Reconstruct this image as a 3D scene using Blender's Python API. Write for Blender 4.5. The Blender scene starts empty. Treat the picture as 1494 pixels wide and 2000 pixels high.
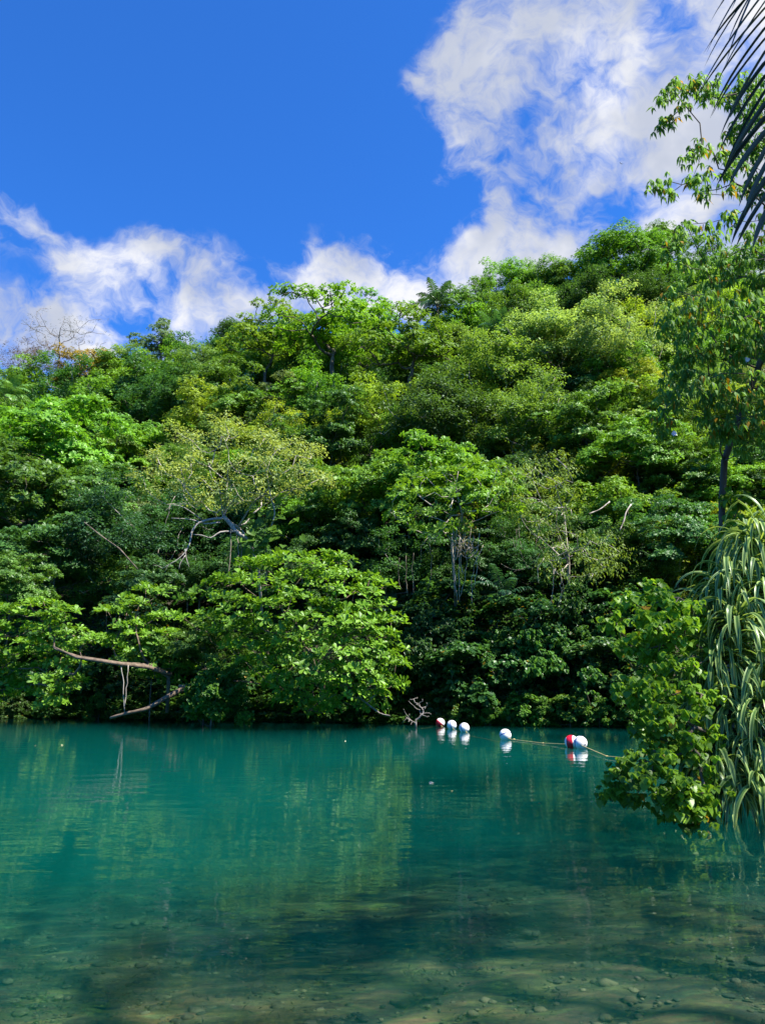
import bpy, math, random
import numpy as np
from mathutils import Vector, Matrix

scn = bpy.context.scene
COL = scn.collection
R = math.radians

# ------------------------------------------------------------------ camera
CAM_H = 1.67
PITCH = R(12.5)
FPX = 1500.0                       # focal length in photograph pixels
cam_d = bpy.data.cameras.new("camera")
cam = bpy.data.objects.new("camera", cam_d)
COL.objects.link(cam)
cam.location = (0, 0, CAM_H)
cam.rotation_euler = (R(90) + PITCH, 0, 0)
cam_d.sensor_fit = 'VERTICAL'
cam_d.sensor_height = 24.0
cam_d.lens = 24.0 * FPX / 2000.0
cam_d.clip_start = 0.05
cam_d.clip_end = 3000
scn.camera = cam

# ------------------------------------------------------------------ light
SUN_VEC = Vector((0.58, -0.30, 1.0)).normalized()      # towards the sun: high, from the right
SUN_EL = math.asin(SUN_VEC.z)
SUN_AZ = math.atan2(SUN_VEC.x, SUN_VEC.y)
sun_d = bpy.data.lights.new("sun", 'SUN')
sun_d.energy = 5.0
sun_d.angle = R(0.5)
sun_d.color = (1.0, 0.93, 0.80)
sun = bpy.data.objects.new("sun", sun_d)
COL.objects.link(sun)
sun.location = (40, -10, 80)
sun.rotation_euler = SUN_VEC.to_track_quat('Z', 'Y').to_euler()

scn.view_settings.view_transform = 'Standard'
scn.view_settings.look = 'None'
scn.view_settings.exposure = 1.38
scn.view_settings.gamma = 1.0
scn.view_settings.use_curve_mapping = False
scn.render.engine = 'CYCLES'
cy = scn.cycles
cy.use_denoising = True
try:
    cy.denoiser = 'OPENIMAGEDENOISE'
except Exception:
    pass
cy.max_bounces = 6
cy.diffuse_bounces = 4
cy.glossy_bounces = 3
cy.transmission_bounces = 3
cy.volume_bounces = 2
cy.transparent_max_bounces = 6
cy.caustics_reflective = False
cy.caustics_refractive = False
cy.sample_clamp_indirect = 4.0

# ------------------------------------------------------------------ pixel -> world direction helpers
CP, SP = math.cos(PITCH), math.sin(PITCH)
def ray(px, py):
    u, v = (px - 747.0) / FPX, (1000.0 - py) / FPX
    return np.array((u, CP - v * SP, SP + v * CP))
def P(px, py, Y):
    """the point seen at photograph pixel (px, py) whose ground distance is Y"""
    d = ray(px, py)
    return np.array((0, 0, CAM_H)) + d * (Y / d[1])
def pxsize(Y, px, py):
    """metres per photograph pixel at that place"""
    return Y / ray(px, py)[1] / FPX

# ------------------------------------------------------------------ world: blue sky with drifting clouds
world = bpy.data.worlds.new("World")
scn.world = world
world.use_nodes = True
wt = world.node_tree
wt.nodes.clear()
def wn(kind, **kw):
    n = wt.nodes.new(kind)
    for k, v in kw.items():
        setattr(n, k, v)
    return n
wl = wt.links.new
w_out = wn('ShaderNodeOutputWorld')
w_bg = wn('ShaderNodeBackground')
w_bg.inputs['Strength'].default_value = 0.063
wl(w_bg.outputs[0], w_out.inputs[0])
sky = wn('ShaderNodeTexSky', sky_type='NISHITA')
sky.sun_disc = False
sky.sun_elevation = SUN_EL
sky.sun_rotation = SUN_AZ
sky.air_density = 1.0
sky.dust_density = 0.3
sky.ozone_density = 2.5
tint = wn('ShaderNodeMix', data_type='RGBA', blend_type='MULTIPLY')
tint.inputs[0].default_value = 1.0
tint.inputs[7].default_value = (0.25, 0.79, 1.60, 1)
wl(sky.outputs[0], tint.inputs[6])
tc = wn('ShaderNodeTexCoord')
dirn = wn('ShaderNodeVectorMath', operation='NORMALIZE')
wl(tc.outputs['Generated'], dirn.inputs[0])
def wnoise(scale, detail, rough, dist=0.0, src=None, off=(0, 0, 0), sc=(1, 1, 1)):
    mp = wn('ShaderNodeMapping')
    mp.inputs['Location'].default_value = off
    mp.inputs['Scale'].default_value = sc
    wl((src or dirn).outputs[0], mp.inputs[0])
    n = wn('ShaderNodeTexNoise')
    n.inputs['Scale'].default_value = scale
    n.inputs['Detail'].default_value = detail
    n.inputs['Roughness'].default_value = rough
    n.inputs['Distortion'].default_value = dist
    wl(mp.outputs[0], n.inputs['Vector'])
    return n
wa = wnoise(7.0, 4, 0.6)
sub = wn('ShaderNodeVectorMath', operation='SUBTRACT')
sub.inputs[1].default_value = (0.5, 0.5, 0.5)
wl(wa.outputs['Color'], sub.inputs[0])
scl = wn('ShaderNodeVectorMath', operation='SCALE')
scl.inputs['Scale'].default_value = 0.11
wl(sub.outputs[0], scl.inputs[0])
wadd = wn('ShaderNodeVectorMath', operation='ADD')
wl(dirn.outputs[0], wadd.inputs[0]); wl(scl.outputs[0], wadd.inputs[1])
wnorm = wn('ShaderNodeVectorMath', operation='NORMALIZE')
wl(wadd.outputs[0], wnorm.inputs[0])
BLOBS = [  # where the clouds stand, as directions (photograph px), radius px, weight
 (1150,110,140,1.0),(1040,70,70,.9),(1300,60,150,1.0),(1290,220,120,.8),(1140,210,80,.75),(1440,150,140,1.0),(1430,330,110,.8),
 (1060,120,60,.8),(1130,310,80,.75),(1250,350,90,.75),(1340,420,110,.85),(1440,450,90,.9),(1220,430,60,.7),(1130,400,50,.45),
 (822,160,30,1.0),(880,120,52,.85),(940,40,58,.8),(870,250,52,.95),(925,300,47,.95),(905,190,45,.7),(955,370,40,.85),(1010,330,50,.45),
 (975,440,45,.75),(1010,490,60,1.0),(1090,490,55,.9),(905,530,42,.95),(880,500,24,.7),(840,345,28,.8),(960,540,50,.8),
 (1040,160,75,.8),(1065,245,75,.75),(1085,330,65,.6),(1000,210,45,.5),(1150,150,90,.5),(1330,320,100,.5),(1250,130,100,.5),
 (10,410,50,.85),(75,440,44,.85),(145,495,46,.85),(215,535,46,.85),(280,490,50,.75),(300,565,60,.9),(370,550,60,.9),(400,630,70,.95),
 (460,570,60,.75),(520,590,70,.85),(600,540,45,.6),(650,535,60,1.0),(710,560,75,1.0),(790,580,60,.9),(340,650,50,.8),(860,600,60,.6),
 (120,610,46,.85),(180,655,46,.95),(215,690,40,.7),(60,590,36,.5),(0,600,50,.5),(10,680,50,.5),(80,700,50,.5),
 (1560,40,150,.9),(1650,250,200,.8),(1600,500,160,.8),(1200,-160,220,.8),(1000,-300,150,.5),(-200,500,160,.5),(-250,680,120,.6),
]
acc = None
for bx, by, br, bw in BLOBS:
    if bx < 560: bw *= .95; br *= .97
    d = ray(bx, by); rlen = np.linalg.norm(d); d = d / rlen
    sig = br / FPX / rlen * 0.74
    dt = wn('ShaderNodeVectorMath', operation='DOT_PRODUCT')
    dt.inputs[1].default_value = tuple(d)
    wl(wnorm.outputs[0], dt.inputs[0])
    m1 = wn('ShaderNodeMath', operation='MULTIPLY_ADD')
    k = 1.0 / (sig * sig)
    m1.inputs[1].default_value = k; m1.inputs[2].default_value = -k
    wl(dt.outputs['Value'], m1.inputs[0])
    ex = wn('ShaderNodeMath', operation='EXPONENT')
    wl(m1.outputs[0], ex.inputs[0])
    ma = wn('ShaderNodeMath', operation='MULTIPLY_ADD')
    ma.inputs[1].default_value = bw
    wl(ex.outputs[0], ma.inputs[0])
    if acc is None: ma.inputs[2].default_value = 0.0
    else: wl(acc.outputs[0], ma.inputs[2])
    acc = ma
accm = wn('ShaderNodeMath', operation='MINIMUM'); accm.inputs[1].default_value = 1.05
wl(acc.outputs[0], accm.inputs[0])
fb = wnoise(7.5, 10, 0.62, 0.12, src=wnorm, off=(3.1, 1.7, 0.4), sc=(1.0, 1.0, 1.5))
fb2 = wnoise(22.0, 7, 0.62, 0.05, src=wnorm, off=(0.3, 7.7, 2.4), sc=(1.0, 1.0, 1.3))
fmix = wn('ShaderNodeMath', operation='MULTIPLY_ADD'); fmix.inputs[1].default_value = 0.62
wl(fb2.outputs['Fac'], fmix.inputs[0]); wl(fb.outputs['Fac'], fmix.inputs[2])
fgain = wn('ShaderNodeMath', operation='MULTIPLY_ADD'); fgain.inputs[1].default_value = 2.7; fgain.inputs[2].default_value = -2.7 * .82
wl(fmix.outputs[0], fgain.inputs[0])
dens0 = wn('ShaderNodeMath', operation='MULTIPLY_ADD'); dens0.inputs[1].default_value = 0.80
wl(accm.outputs[0], dens0.inputs[0]); nmask = wn('ShaderNodeMath', operation='MULTIPLY'); nmask.inputs[1].default_value = 2.6; nmask.use_clamp = True
wl(acc.outputs[0], nmask.inputs[0])
ngate = wn('ShaderNodeMath', operation='MULTIPLY')
wl(fgain.outputs[0], ngate.inputs[0]); wl(nmask.outputs[0], ngate.inputs[1])
wl(ngate.outputs[0], dens0.inputs[2])
dens = wn('ShaderNodeMapRange', interpolation_type='SMOOTHSTEP')
dens.inputs['From Min'].default_value = 0.17; dens.inputs['From Max'].default_value = 1.18
wl(dens0.outputs[0], dens.inputs['Value'])
cs = wnoise(5.0, 5, 0.55, 0.1, off=(5.5, 2.2, 8.1))
csr = wn('ShaderNodeMapRange', interpolation_type='SMOOTHSTEP')
csr.inputs['From Min'].default_value = 0.40; csr.inputs['From Max'].default_value = 0.62
wl(cs.outputs['Fac'], csr.inputs['Value'])
ccol = wn('ShaderNodeMix', data_type='RGBA')
ccol.inputs[6].default_value = (3.5, 3.8, 4.6, 1)
ccol.inputs[7].default_value = (6.0, 6.05, 6.3, 1)
wl(csr.outputs[0], ccol.inputs[0])
wmix = wn('ShaderNodeMix', data_type='RGBA')
wl(dens.outputs[0], wmix.inputs[0])
wl(tint.outputs[2], wmix.inputs[6]); wl(ccol.outputs[2], wmix.inputs[7])
wl(wmix.outputs[2], w_bg.inputs['Color'])

# ------------------------------------------------------------------ bookkeeping helpers
def tag(o, label=None, cat=None, group=None, kind=None):
    if label: o["label"] = label
    if cat: o["category"] = cat
    if group: o["group"] = group
    if kind: o["kind"] = kind
    return o
def empty(name, loc=(0, 0, 0), rz=0.0, s=1.0):
    o = bpy.data.objects.new(name, None)
    o.empty_display_size = 0.3
    COL.objects.link(o)
    o.location = tuple(float(v) for v in loc)
    o.rotation_euler = (0, 0, rz)
    o.scale = (s, s, s)
    return o
def link_mesh(name, me, parent=None, color=None):
    o = bpy.data.objects.new(name, me)
    COL.objects.link(o)
    if parent is not None: o.parent = parent
    if color is not None: o.color = (color[0], color[1], color[2], 1.0)
    return o
def build_mesh(name, verts, polys_idx, polys_len, mat, smooth=False, attr=None):
    """verts (N,3); polys_idx flat loop vertex indices; polys_len number of corners of each polygon"""
    me = bpy.data.meshes.new(name)
    verts = np.asarray(verts, dtype=np.float32)
    idx = np.asarray(polys_idx, dtype=np.int32); ln = np.asarray(polys_len, dtype=np.int32)
    me.vertices.add(len(verts)); me.vertices.foreach_set("co", verts.ravel())
    me.loops.add(len(idx)); me.loops.foreach_set("vertex_index", idx)
    me.polygons.add(len(ln))
    st = np.zeros(len(ln), dtype=np.int32); st[1:] = np.cumsum(ln)[:-1]
    me.polygons.foreach_set("loop_start", st)
    if smooth:
        me.polygons.foreach_set("use_smooth", np.ones(len(ln), dtype=bool))
    if attr is not None:
        for an, av in attr.items():
            a = me.attributes.new(an, 'FLOAT', 'POINT')
            a.data.foreach_set("value", np.asarray(av, dtype=np.float32))
    me.materials.append(mat)
    me.update(calc_edges=True)
    return me
def nrm(a):
    return a / np.maximum(np.linalg.norm(a, axis=-1, keepdims=True), 1e-9)

# ------------------------------------------------------------------ materials
def new_mat(name):
    m = bpy.data.materials.new(name); m.use_nodes = True
    m.node_tree.nodes.clear()
    return m, m.node_tree
def leaf_material(name, trans=0.36, gloss=0.05, rough=0.38, vary=0.55, attr_stripe=False, yellow=0.0):
    m, t = new_mat(name)
    N = t.nodes.new; L = t.links.new
    out = N('ShaderNodeOutputMaterial')
    oi = N('ShaderNodeObjectInfo'); ge = N('ShaderNodeNewGeometry'); co = N('ShaderNodeTexCoord')
    no = N('ShaderNodeTexNoise'); no.inputs['Scale'].default_value = 0.55; no.inputs['Detail'].default_value = 2
    L(co.outputs['Object'], no.inputs['Vector'])
    # leaf age: older leaves darker and bluer, new leaves lighter and yellower
    age = N('ShaderNodeMath'); age.operation = 'MULTIPLY_ADD'; age.inputs[1].default_value = 0.55
    L(ge.outputs['Random Per Island'], age.inputs[0]); 
    hn = N('ShaderNodeMapRange'); hn.inputs['From Min'].default_value = 0.3; hn.inputs['From Max'].default_value = 0.7
    hn.inputs['To Min'].default_value = 0.0; hn.inputs['To Max'].default_value = 0.45
    L(no.outputs['Fac'], hn.inputs['Value']); L(hn.outputs[0], age.inputs[2])
    rp = N('ShaderNodeValToRGB')
    e = rp.color_ramp.elements
    lo, hi = 1 - vary, 1 + vary
    e[0].position = 0.0; e[0].color = (lo * .8, lo, lo * 1.25, 1)
    e[1].position = 1.0; e[1].color = (hi * 1.12, hi, hi * .75, 1)
    L(age.outputs[0], rp.inputs[0])
    mul = N('ShaderNodeMix'); mul.data_type = 'RGBA'; mul.blend_type = 'MULTIPLY'; mul.inputs[0].default_value = 1
    mul.clamp_result = False
    L(oi.outputs['Color'], mul.inputs[6]); L(rp.outputs[0], mul.inputs[7])
    colour = mul.outputs[2]
    if yellow > 0:
        gt = N('ShaderNodeMath'); gt.operation = 'GREATER_THAN'; gt.inputs[1].default_value = 1 - yellow
        L(ge.outputs['Random Per Island'], gt.inputs[0])
        ym = N('ShaderNodeMix'); ym.data_type = 'RGBA'
        ym.inputs[7].default_value = (0.36, 0.22, 0.02, 1)
        L(gt.outputs[0], ym.inputs[0]); L(colour, ym.inputs[6]); colour = ym.outputs[2]
    if attr_stripe:
        at = N('ShaderNodeAttribute'); at.attribute_name = 'across'
        sr = N('ShaderNodeMapRange'); sr.interpolation_type = 'SMOOTHSTEP'
        sr.inputs['From Min'].default_value = 0.35; sr.inputs['From Max'].default_value = 0.75
        L(at.outputs['Fac'], sr.inputs['Value'])
        sm = N('ShaderNodeMix'); sm.data_type = 'RGBA'
        sm.inputs[7].default_value = (0.07, 0.16, 0.045, 1)
        L(sr.outputs[0], sm.inputs[0]); L(colour, sm.inputs[6]); colour = sm.outputs[2]
    di = N('ShaderNodeBsdfDiffuse'); L(colour, di.inputs['Color'])
    tr = N('ShaderNodeBsdfTranslucent')
    tm = N('ShaderNodeMix'); tm.data_type = 'RGBA'; tm.blend_type = 'MULTIPLY'; tm.inputs[0].default_value = 1
    tm.inputs[7].default_value = (1.45, 1.35, 0.6, 1)
    L(colour, tm.inputs[6]); L(tm.outputs[2], tr.inputs['Color'])
    mx = N('ShaderNodeMixShader'); mx.inputs[0].default_value = trans
    L(di.outputs[0], mx.inputs[1]); L(tr.outputs[0], mx.inputs[2])
    gl = N('ShaderNodeBsdfGlossy'); gl.inputs['Roughness'].default_value = rough
    gl.inputs['Color'].default_value = (0.85, 0.9, 0.9, 1)
    lw = N('ShaderNodeLayerWeight'); lw.inputs['Blend'].default_value = .5
    gp = N('ShaderNodeMath'); gp.operation = 'POWER'; gp.inputs[1].default_value = 4.0
    L(lw.outputs['Facing'], gp.inputs[0])
    gm = N('ShaderNodeMath'); gm.operation = 'MULTIPLY_ADD'; gm.inputs[1].default_value = .25 * gloss / 0.05; gm.inputs[2].default_value = .03 * gloss / .05
    L(gp.outputs[0], gm.inputs[0])
    mg = N('ShaderNodeMixShader'); L(gm.outputs[0], mg.inputs[0])
    L(mx.outputs[0], mg.inputs[1]); L(gl.outputs[0], mg.inputs[2])
    L(mg.outputs[0], out.inputs['Surface'])
    return m
def plain_material(name, c1, c2, scale=6.0, rough=0.85, stretch=(1, 1, 1), bump=0.0, detail=5):
    m, t = new_mat(name)
    N = t.nodes.new; L = t.links.new
    out = N('ShaderNodeOutputMaterial'); bs = N('ShaderNodeBsdfPrincipled')
    co = N('ShaderNodeTexCoord'); mp = N('ShaderNodeMapping'); mp.inputs['Scale'].default_value = stretch
    no = N('ShaderNodeTexNoise'); no.inputs['Scale'].default_value = scale; no.inputs['Detail'].default_value = detail
    rp = N('ShaderNodeValToRGB')
    rp.color_ramp.elements[0].position = .35; rp.color_ramp.elements[1].position = .65
    rp.color_ramp.elements[0].color = (*c1, 1); rp.color_ramp.elements[1].color = (*c2, 1)
    L(co.outputs['Object'], mp.inputs[0]); L(mp.outputs[0], no.inputs['Vector'])
    L(no.outputs['Fac'], rp.inputs[0]); L(rp.outputs[0], bs.inputs['Base Color'])
    bs.inputs['Roughness'].default_value = rough
    if bump > 0:
        bp = N('ShaderNodeBump'); bp.inputs['Strength'].default_value = bump; bp.inputs['Distance'].default_value = 0.02
        L(no.outputs['Fac'], bp.inputs['Height']); L(bp.outputs[0], bs.inputs['Normal'])
    L(bs.outputs[0], out.inputs[0])
    return m
M_LEAF = leaf_material("leaf_glossy", trans=0.40, gloss=0.032, rough=0.42)
M_FINE = leaf_material("leaf_fine", trans=0.40, gloss=0.03, rough=0.5, vary=0.45)
M_HIB = leaf_material("leaf_heart", trans=0.48, gloss=0.024, rough=0.35, yellow=0.012)
M_DROOP = leaf_material("leaf_droop", trans=0.48, gloss=0.018, rough=0.5, yellow=0.05)
M_PAND = leaf_material("leaf_strap", trans=0.35, gloss=0.05, rough=0.35, vary=0.40, attr_stripe=True, yellow=.03)
M_FROND = leaf_material("leaf_frond", trans=0.30, gloss=0.05, rough=0.35, vary=0.3)
M_BARK = plain_material("bark", (0.055, 0.042, 0.030), (0.14, 0.115, 0.085), 5, 0.9, (1, 1, .35), .5)
M_PALEBARK = plain_material("pale_bark", (0.22, 0.19, 0.155), (0.42, 0.38, 0.33), 5, 0.85, (1, 1, .35), .5)
M_BRANCH = plain_material("tan_bark", (0.075, 0.055, 0.038), (0.19, 0.14, 0.098), 6, 0.9, (1, 1, 1), .5)
M_DEAD = plain_material("dead_wood", (0.11, 0.095, 0.085), (0.26, 0.235, 0.215), 7, 0.9, (1, 1, 1), .4)
M_VINE = plain_material("vine_bark", (0.10, 0.085, 0.06), (0.22, 0.19, 0.14), 8, 0.9)

# ------------------------------------------------------------------ geometry helpers
def tube_arrays(pts, rad, sides=6):
    pts = np.asarray(pts, float); rad = np.asarray(rad, float); n = len(pts)
    tan = np.gradient(pts, axis=0); tan = nrm(tan)
    ref = np.array((0, 0, 1.0)) if abs(tan[0][2]) < 0.9 else np.array((1.0, 0, 0))
    u = np.zeros_like(pts)
    x = np.cross(ref, tan[0]); x /= np.linalg.norm(x); u[0] = x
    for i in range(1, n):
        x = u[i - 1] - tan[i] * np.dot(u[i - 1], tan[i]); u[i] = x / max(np.linalg.norm(x), 1e-9)
    v = np.cross(tan, u)
    a = np.linspace(0, 2 * np.pi, sides, endpoint=False)
    ring = (np.cos(a)[None, :, None] * u[:, None, :] + np.sin(a)[None, :, None] * v[:, None, :]) * rad[:, None, None] + pts[:, None, :]
    V = ring.reshape(-1, 3)
    i = np.arange(n - 1)[:, None] * sides; j = np.arange(sides)[None, :]; j2 = (j + 1) % sides
    q = np.stack([i + j, i + j2, i + sides + j2, i + sides + j], -1).reshape(-1, 4)
    caps = [np.arange(sides)[::-1], (n - 1) * sides + np.arange(sides)]
    idx = np.concatenate([q.ravel()] + caps)
    ln = np.concatenate([np.full(len(q), 4), np.array([sides, sides])])
    return V, idx, ln
class Geo:
    def __init__(s): s.V = []; s.I = []; s.L = []; s.n = 0
    def add(s, V, I, L):
        s.V.append(V); s.I.append(np.asarray(I) + s.n); s.L.append(np.asarray(L)); s.n += len(V)
    def tube(s, pts, rad, sides=6): s.add(*tube_arrays(pts, rad, sides))
    def mesh(s, name, mat, smooth=True):
        return build_mesh(name, np.concatenate(s.V), np.concatenate(s.I), np.concatenate(s.L), mat, smooth)
LT = {  # leaf outlines: (along, across, up) vertices and polygons, folded on the midrib
 'obovate': ([(0,0,0),(.35,.13,.03),(.75,.25,.07),(.95,.13,.02),(1,0,-.06),(.95,-.13,.02),(.75,-.25,.07),(.35,-.13,.03),(.6,0,.02)],
             [(0,8,2,1),(8,4,3,2),(0,7,6,8),(8,6,5,4)]),
 'diamond': ([(0,0,0),(.5,.26,.07),(1,0,-.06),(.5,-.26,.07)], [(0,2,1),(0,3,2)]),
 'lance': ([(0,0,0),(.4,.11,.04),(1,0,-.16),(.4,-.11,.04),(.45,0,.03)], [(0,4,1),(4,2,1),(0,3,4),(4,3,2)]),
 'heart': ([(.1,0,0),(-.04,.22,.03),(.22,.46,.06),(.62,.30,.03),(1,0,-.12),(.62,-.30,.03),(.22,-.46,.06),(-.04,-.22,.03)],
           [(0,4,3,2,1),(0,7,6,5,4)]),
}
def leaf_mesh(name, Pn, D, Nn, L, W, kind, mat):
    tv, tp = LT[kind]; tv = np.array(tv)
    D = nrm(D); S = nrm(np.cross(Nn, D)); U = np.cross(D, S)
    n = len(Pn); k = len(tv)
    V = (Pn[:, None, :] + D[:, None, :] * (tv[None, :, 0:1] * L[:, None, None])
         + S[:, None, :] * (tv[None, :, 1:2] * W[:, None, None]) + U[:, None, :] * (tv[None, :, 2:3] * L[:, None, None]))
    flat = np.concatenate([np.array(p) for p in tp]); pl = np.array([len(p) for p in tp])
    idx = (flat[None, :] + (np.arange(n) * k)[:, None]).ravel()
    ln = np.tile(pl, n)
    return build_mesh(name, V.reshape(-1, 3), idx, ln, mat)
def rand_dirs(rng, n, zlo=-1.0):
    z = rng.uniform(zlo, 1, n); a = rng.uniform(0, 2 * np.pi, n); r = np.sqrt(1 - z * z)
    return np.stack([r * np.cos(a), r * np.sin(a), z], -1)

# leaves for a list of clumps (x,y,z,r): three ways of carrying them
def leaves_rosette(rng, cl, crown_c, dens, flat, L, k=7, wid=.95, low=-0.25):
    """whorls of leaves at the twig ends over the top of each clump"""
    Ps, Ds, Ns = [], [], []
    for c in cl:
        r = c[3]; n = max(3, int(dens * r * r))
        d = rand_dirs(rng, n, low); d[:, 2] *= flat
        p = np.array(c[:3]) + d * r * rng.uniform(.55, 1.05, (n, 1))
        out = nrm(np.array(c[:3]) - crown_c + 1e-6)
        ax = nrm(d * .6 + out * .35 + np.array((0, 0, .75)) + rng.normal(0, .25, (n, 3)))
        ref = rng.normal(0, 1, (n, 3)); e1 = nrm(np.cross(ax, ref)); e2 = np.cross(ax, e1)
        for j in range(k):
            a = 2 * np.pi * j / k + rng.uniform(-.35, .35, n)
            t = rng.uniform(-.05, .75, n)
            rad = np.cos(a)[:, None] * e1 + np.sin(a)[:, None] * e2
            dd = np.cos(t)[:, None] * rad + np.sin(t)[:, None] * ax
            nn = np.cos(t)[:, None] * ax - np.sin(t)[:, None] * rad
            Ps.append(p + dd * .02); Ds.append(dd); Ns.append(nn + rng.normal(0, .15, (n, 3)))
    Pn, D, Nn = map(np.concatenate, (Ps, Ds, Ns))
    l = L * rng.uniform(.45, 1.25, len(Pn))
    return Pn, D, Nn, l, l * wid * rng.uniform(.8, 1.15, len(Pn))
def leaves_spray(rng, cl, crown_c, dens, flat, L, droop=.3, wid=.8, low=-0.5):
    """leaves all through each clump, thicker towards its outside, set along short sprays"""
    Ps, Ds, Ns = [], [], []
    for c in cl:
        r = c[3]; n = max(4, int(dens * r * r))
        d = rand_dirs(rng, n, low); d[:, 2] *= flat
        p = np.array(c[:3]) + d * r * (rng.uniform(.25, 1.08, (n, 1)) ** .6)
        out = nrm(np.array(c[:3]) - crown_c + 1e-6)
        sd = nrm(d * .8 + out * .5 + rng.normal(0, .5, (n, 3)))
        sl = L * 3.2
        for j in range(5):
            q = p + sd * (sl * (j / 5 - .3)) - np.array((0, 0, 1)) * (droop * .25 * L * (j / 2.0) ** 2)
            side = nrm(np.cross(sd, np.array((0, 0, 1.0)) + rng.normal(0, .3, (n, 3))))
            dd = nrm(sd * .5 + side * (1 if j % 2 else -1) * .9 + rng.normal(0, .3, (n, 3)) - np.array((0, 0, droop)))
            nn = np.array((0, 0, 1.0)) + d * .35 + rng.normal(0, .35, (n, 3))
            Ps.append(q); Ds.append(dd); Ns.append(nn)
    Pn, D, Nn = map(np.concatenate, (Ps, Ds, Ns))
    l = L * rng.uniform(.55, 1.2, len(Pn))
    return Pn, D, Nn, l, l * wid
def leaves_hand(rng, cl, crown_c, dens, flat, L, k=5, wid=1.0, low=-.7):
    """palmate hands of hanging leaflets"""
    Ps, Ds, Ns = [], [], []
    for c in cl:
        r = c[3]; n = max(3, int(dens * r * r))
        d = rand_dirs(rng, n, low); d[:, 2] *= flat
        p = np.array(c[:3]) + d * r * rng.uniform(.3, 1.05, (n, 1))
        a0 = rng.uniform(0, 2 * np.pi, n)
        for j in range(k):
            a = a0 + 2 * np.pi * j / k + rng.uniform(-.3, .3, n)
            h = np.stack([np.cos(a), np.sin(a), np.zeros(n)], -1)
            drp = rng.uniform(.5, 2.2, n)
            dd = nrm(h - np.array((0, 0, 1.0)) * drp[:, None])
            nn = np.array((0, 0, 1.0)) + h * .8 + rng.normal(0, .2, (n, 3))
            Ps.append(p); Ds.append(dd); Ns.append(nn)
    Pn, D, Nn = map(np.concatenate, (Ps, Ds, Ns))
    l = L * rng.uniform(.6, 1.15, len(Pn))
    return Pn, D, Nn, l, l * wid

def skeleton(rng, trunk, clumps, r_tip=.012, rise=1.0, kink=.10, min_h=.35, sides=6, gnarl=0.0, power=2.25):
    """grow limbs: each clump is joined to the cheapest node already grown; radii by the pipe rule"""
    nodes = [np.array(p, float) for p in trunk]; par = [-1] + list(range(len(trunk) - 1))
    path = [0.0]
    for i in range(1, len(nodes)): path.append(path[-1] + np.linalg.norm(nodes[i] - nodes[i - 1]))
    total = path[-1]
    allowed = [p >= min_h * total for p in path]
    top = nodes[-1]
    order = sorted(range(len(clumps)), key=lambda i: np.linalg.norm(np.array(clumps[i][:3]) - top))
    for i in order:
        c = np.array(clumps[i][:3])
        A = np.array(nodes)
        dv = c - A; dist = np.linalg.norm(dv, axis=1)
        cost = dist + .30 * np.array(path) + np.maximum(0, -dv[:, 2]) * .5 * rise
        cost[~np.array(allowed)] = 1e9
        b = int(np.argmin(cost)); p0 = nodes[b]; L = dist[b]
        k = max(2, min(7, int(L / .55) + 1))
        prev = b
        bow = np.array((0, 0, -.10 * L * rise)) + rng.normal(0, kink, 3) * L
        for s in range(1, k + 1):
            f = s / k
            q = p0 + (c - p0) * f + bow * 4 * f * (1 - f) + (rng.normal(0, .03 + gnarl, 3) * L if s < k else 0)
            nodes.append(q); par.append(prev); path.append(path[prev] + np.linalg.norm(q - nodes[prev])); allowed.append(True)
            prev = len(nodes) - 1
    n = len(nodes); kids = [[] for _ in range(n)]
    for i in range(1, n): kids[par[i]].append(i)
    rad = np.zeros(n)
    for i in range(n - 1, -1, -1):
        rad[i] = (sum(rad[k] ** power for k in kids[i]) + (r_tip ** power if not kids[i] else (.25 * r_tip) ** power)) ** (1 / power)
    g = Geo(); used = np.zeros(n, bool)
    leaf_nodes = sorted([i for i in range(n) if not kids[i]], key=lambda i: -path[i])
    for lf in leaf_nodes:
        ch = [lf]; i = lf; used[lf] = True
        while par[i] >= 0:
            i = par[i]; ch.append(i)
            if used[i]: break
            used[i] = True
        ch = ch[::-1]
        rr = rad[ch].copy()
        if len(ch) > 1: rr[0] = min(rr[0], rr[1] * 1.25)
        if len(ch) >= 2: g.tube(np.array(nodes)[ch], np.maximum(rr, .006), sides)
    return g, rad[0]

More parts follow.
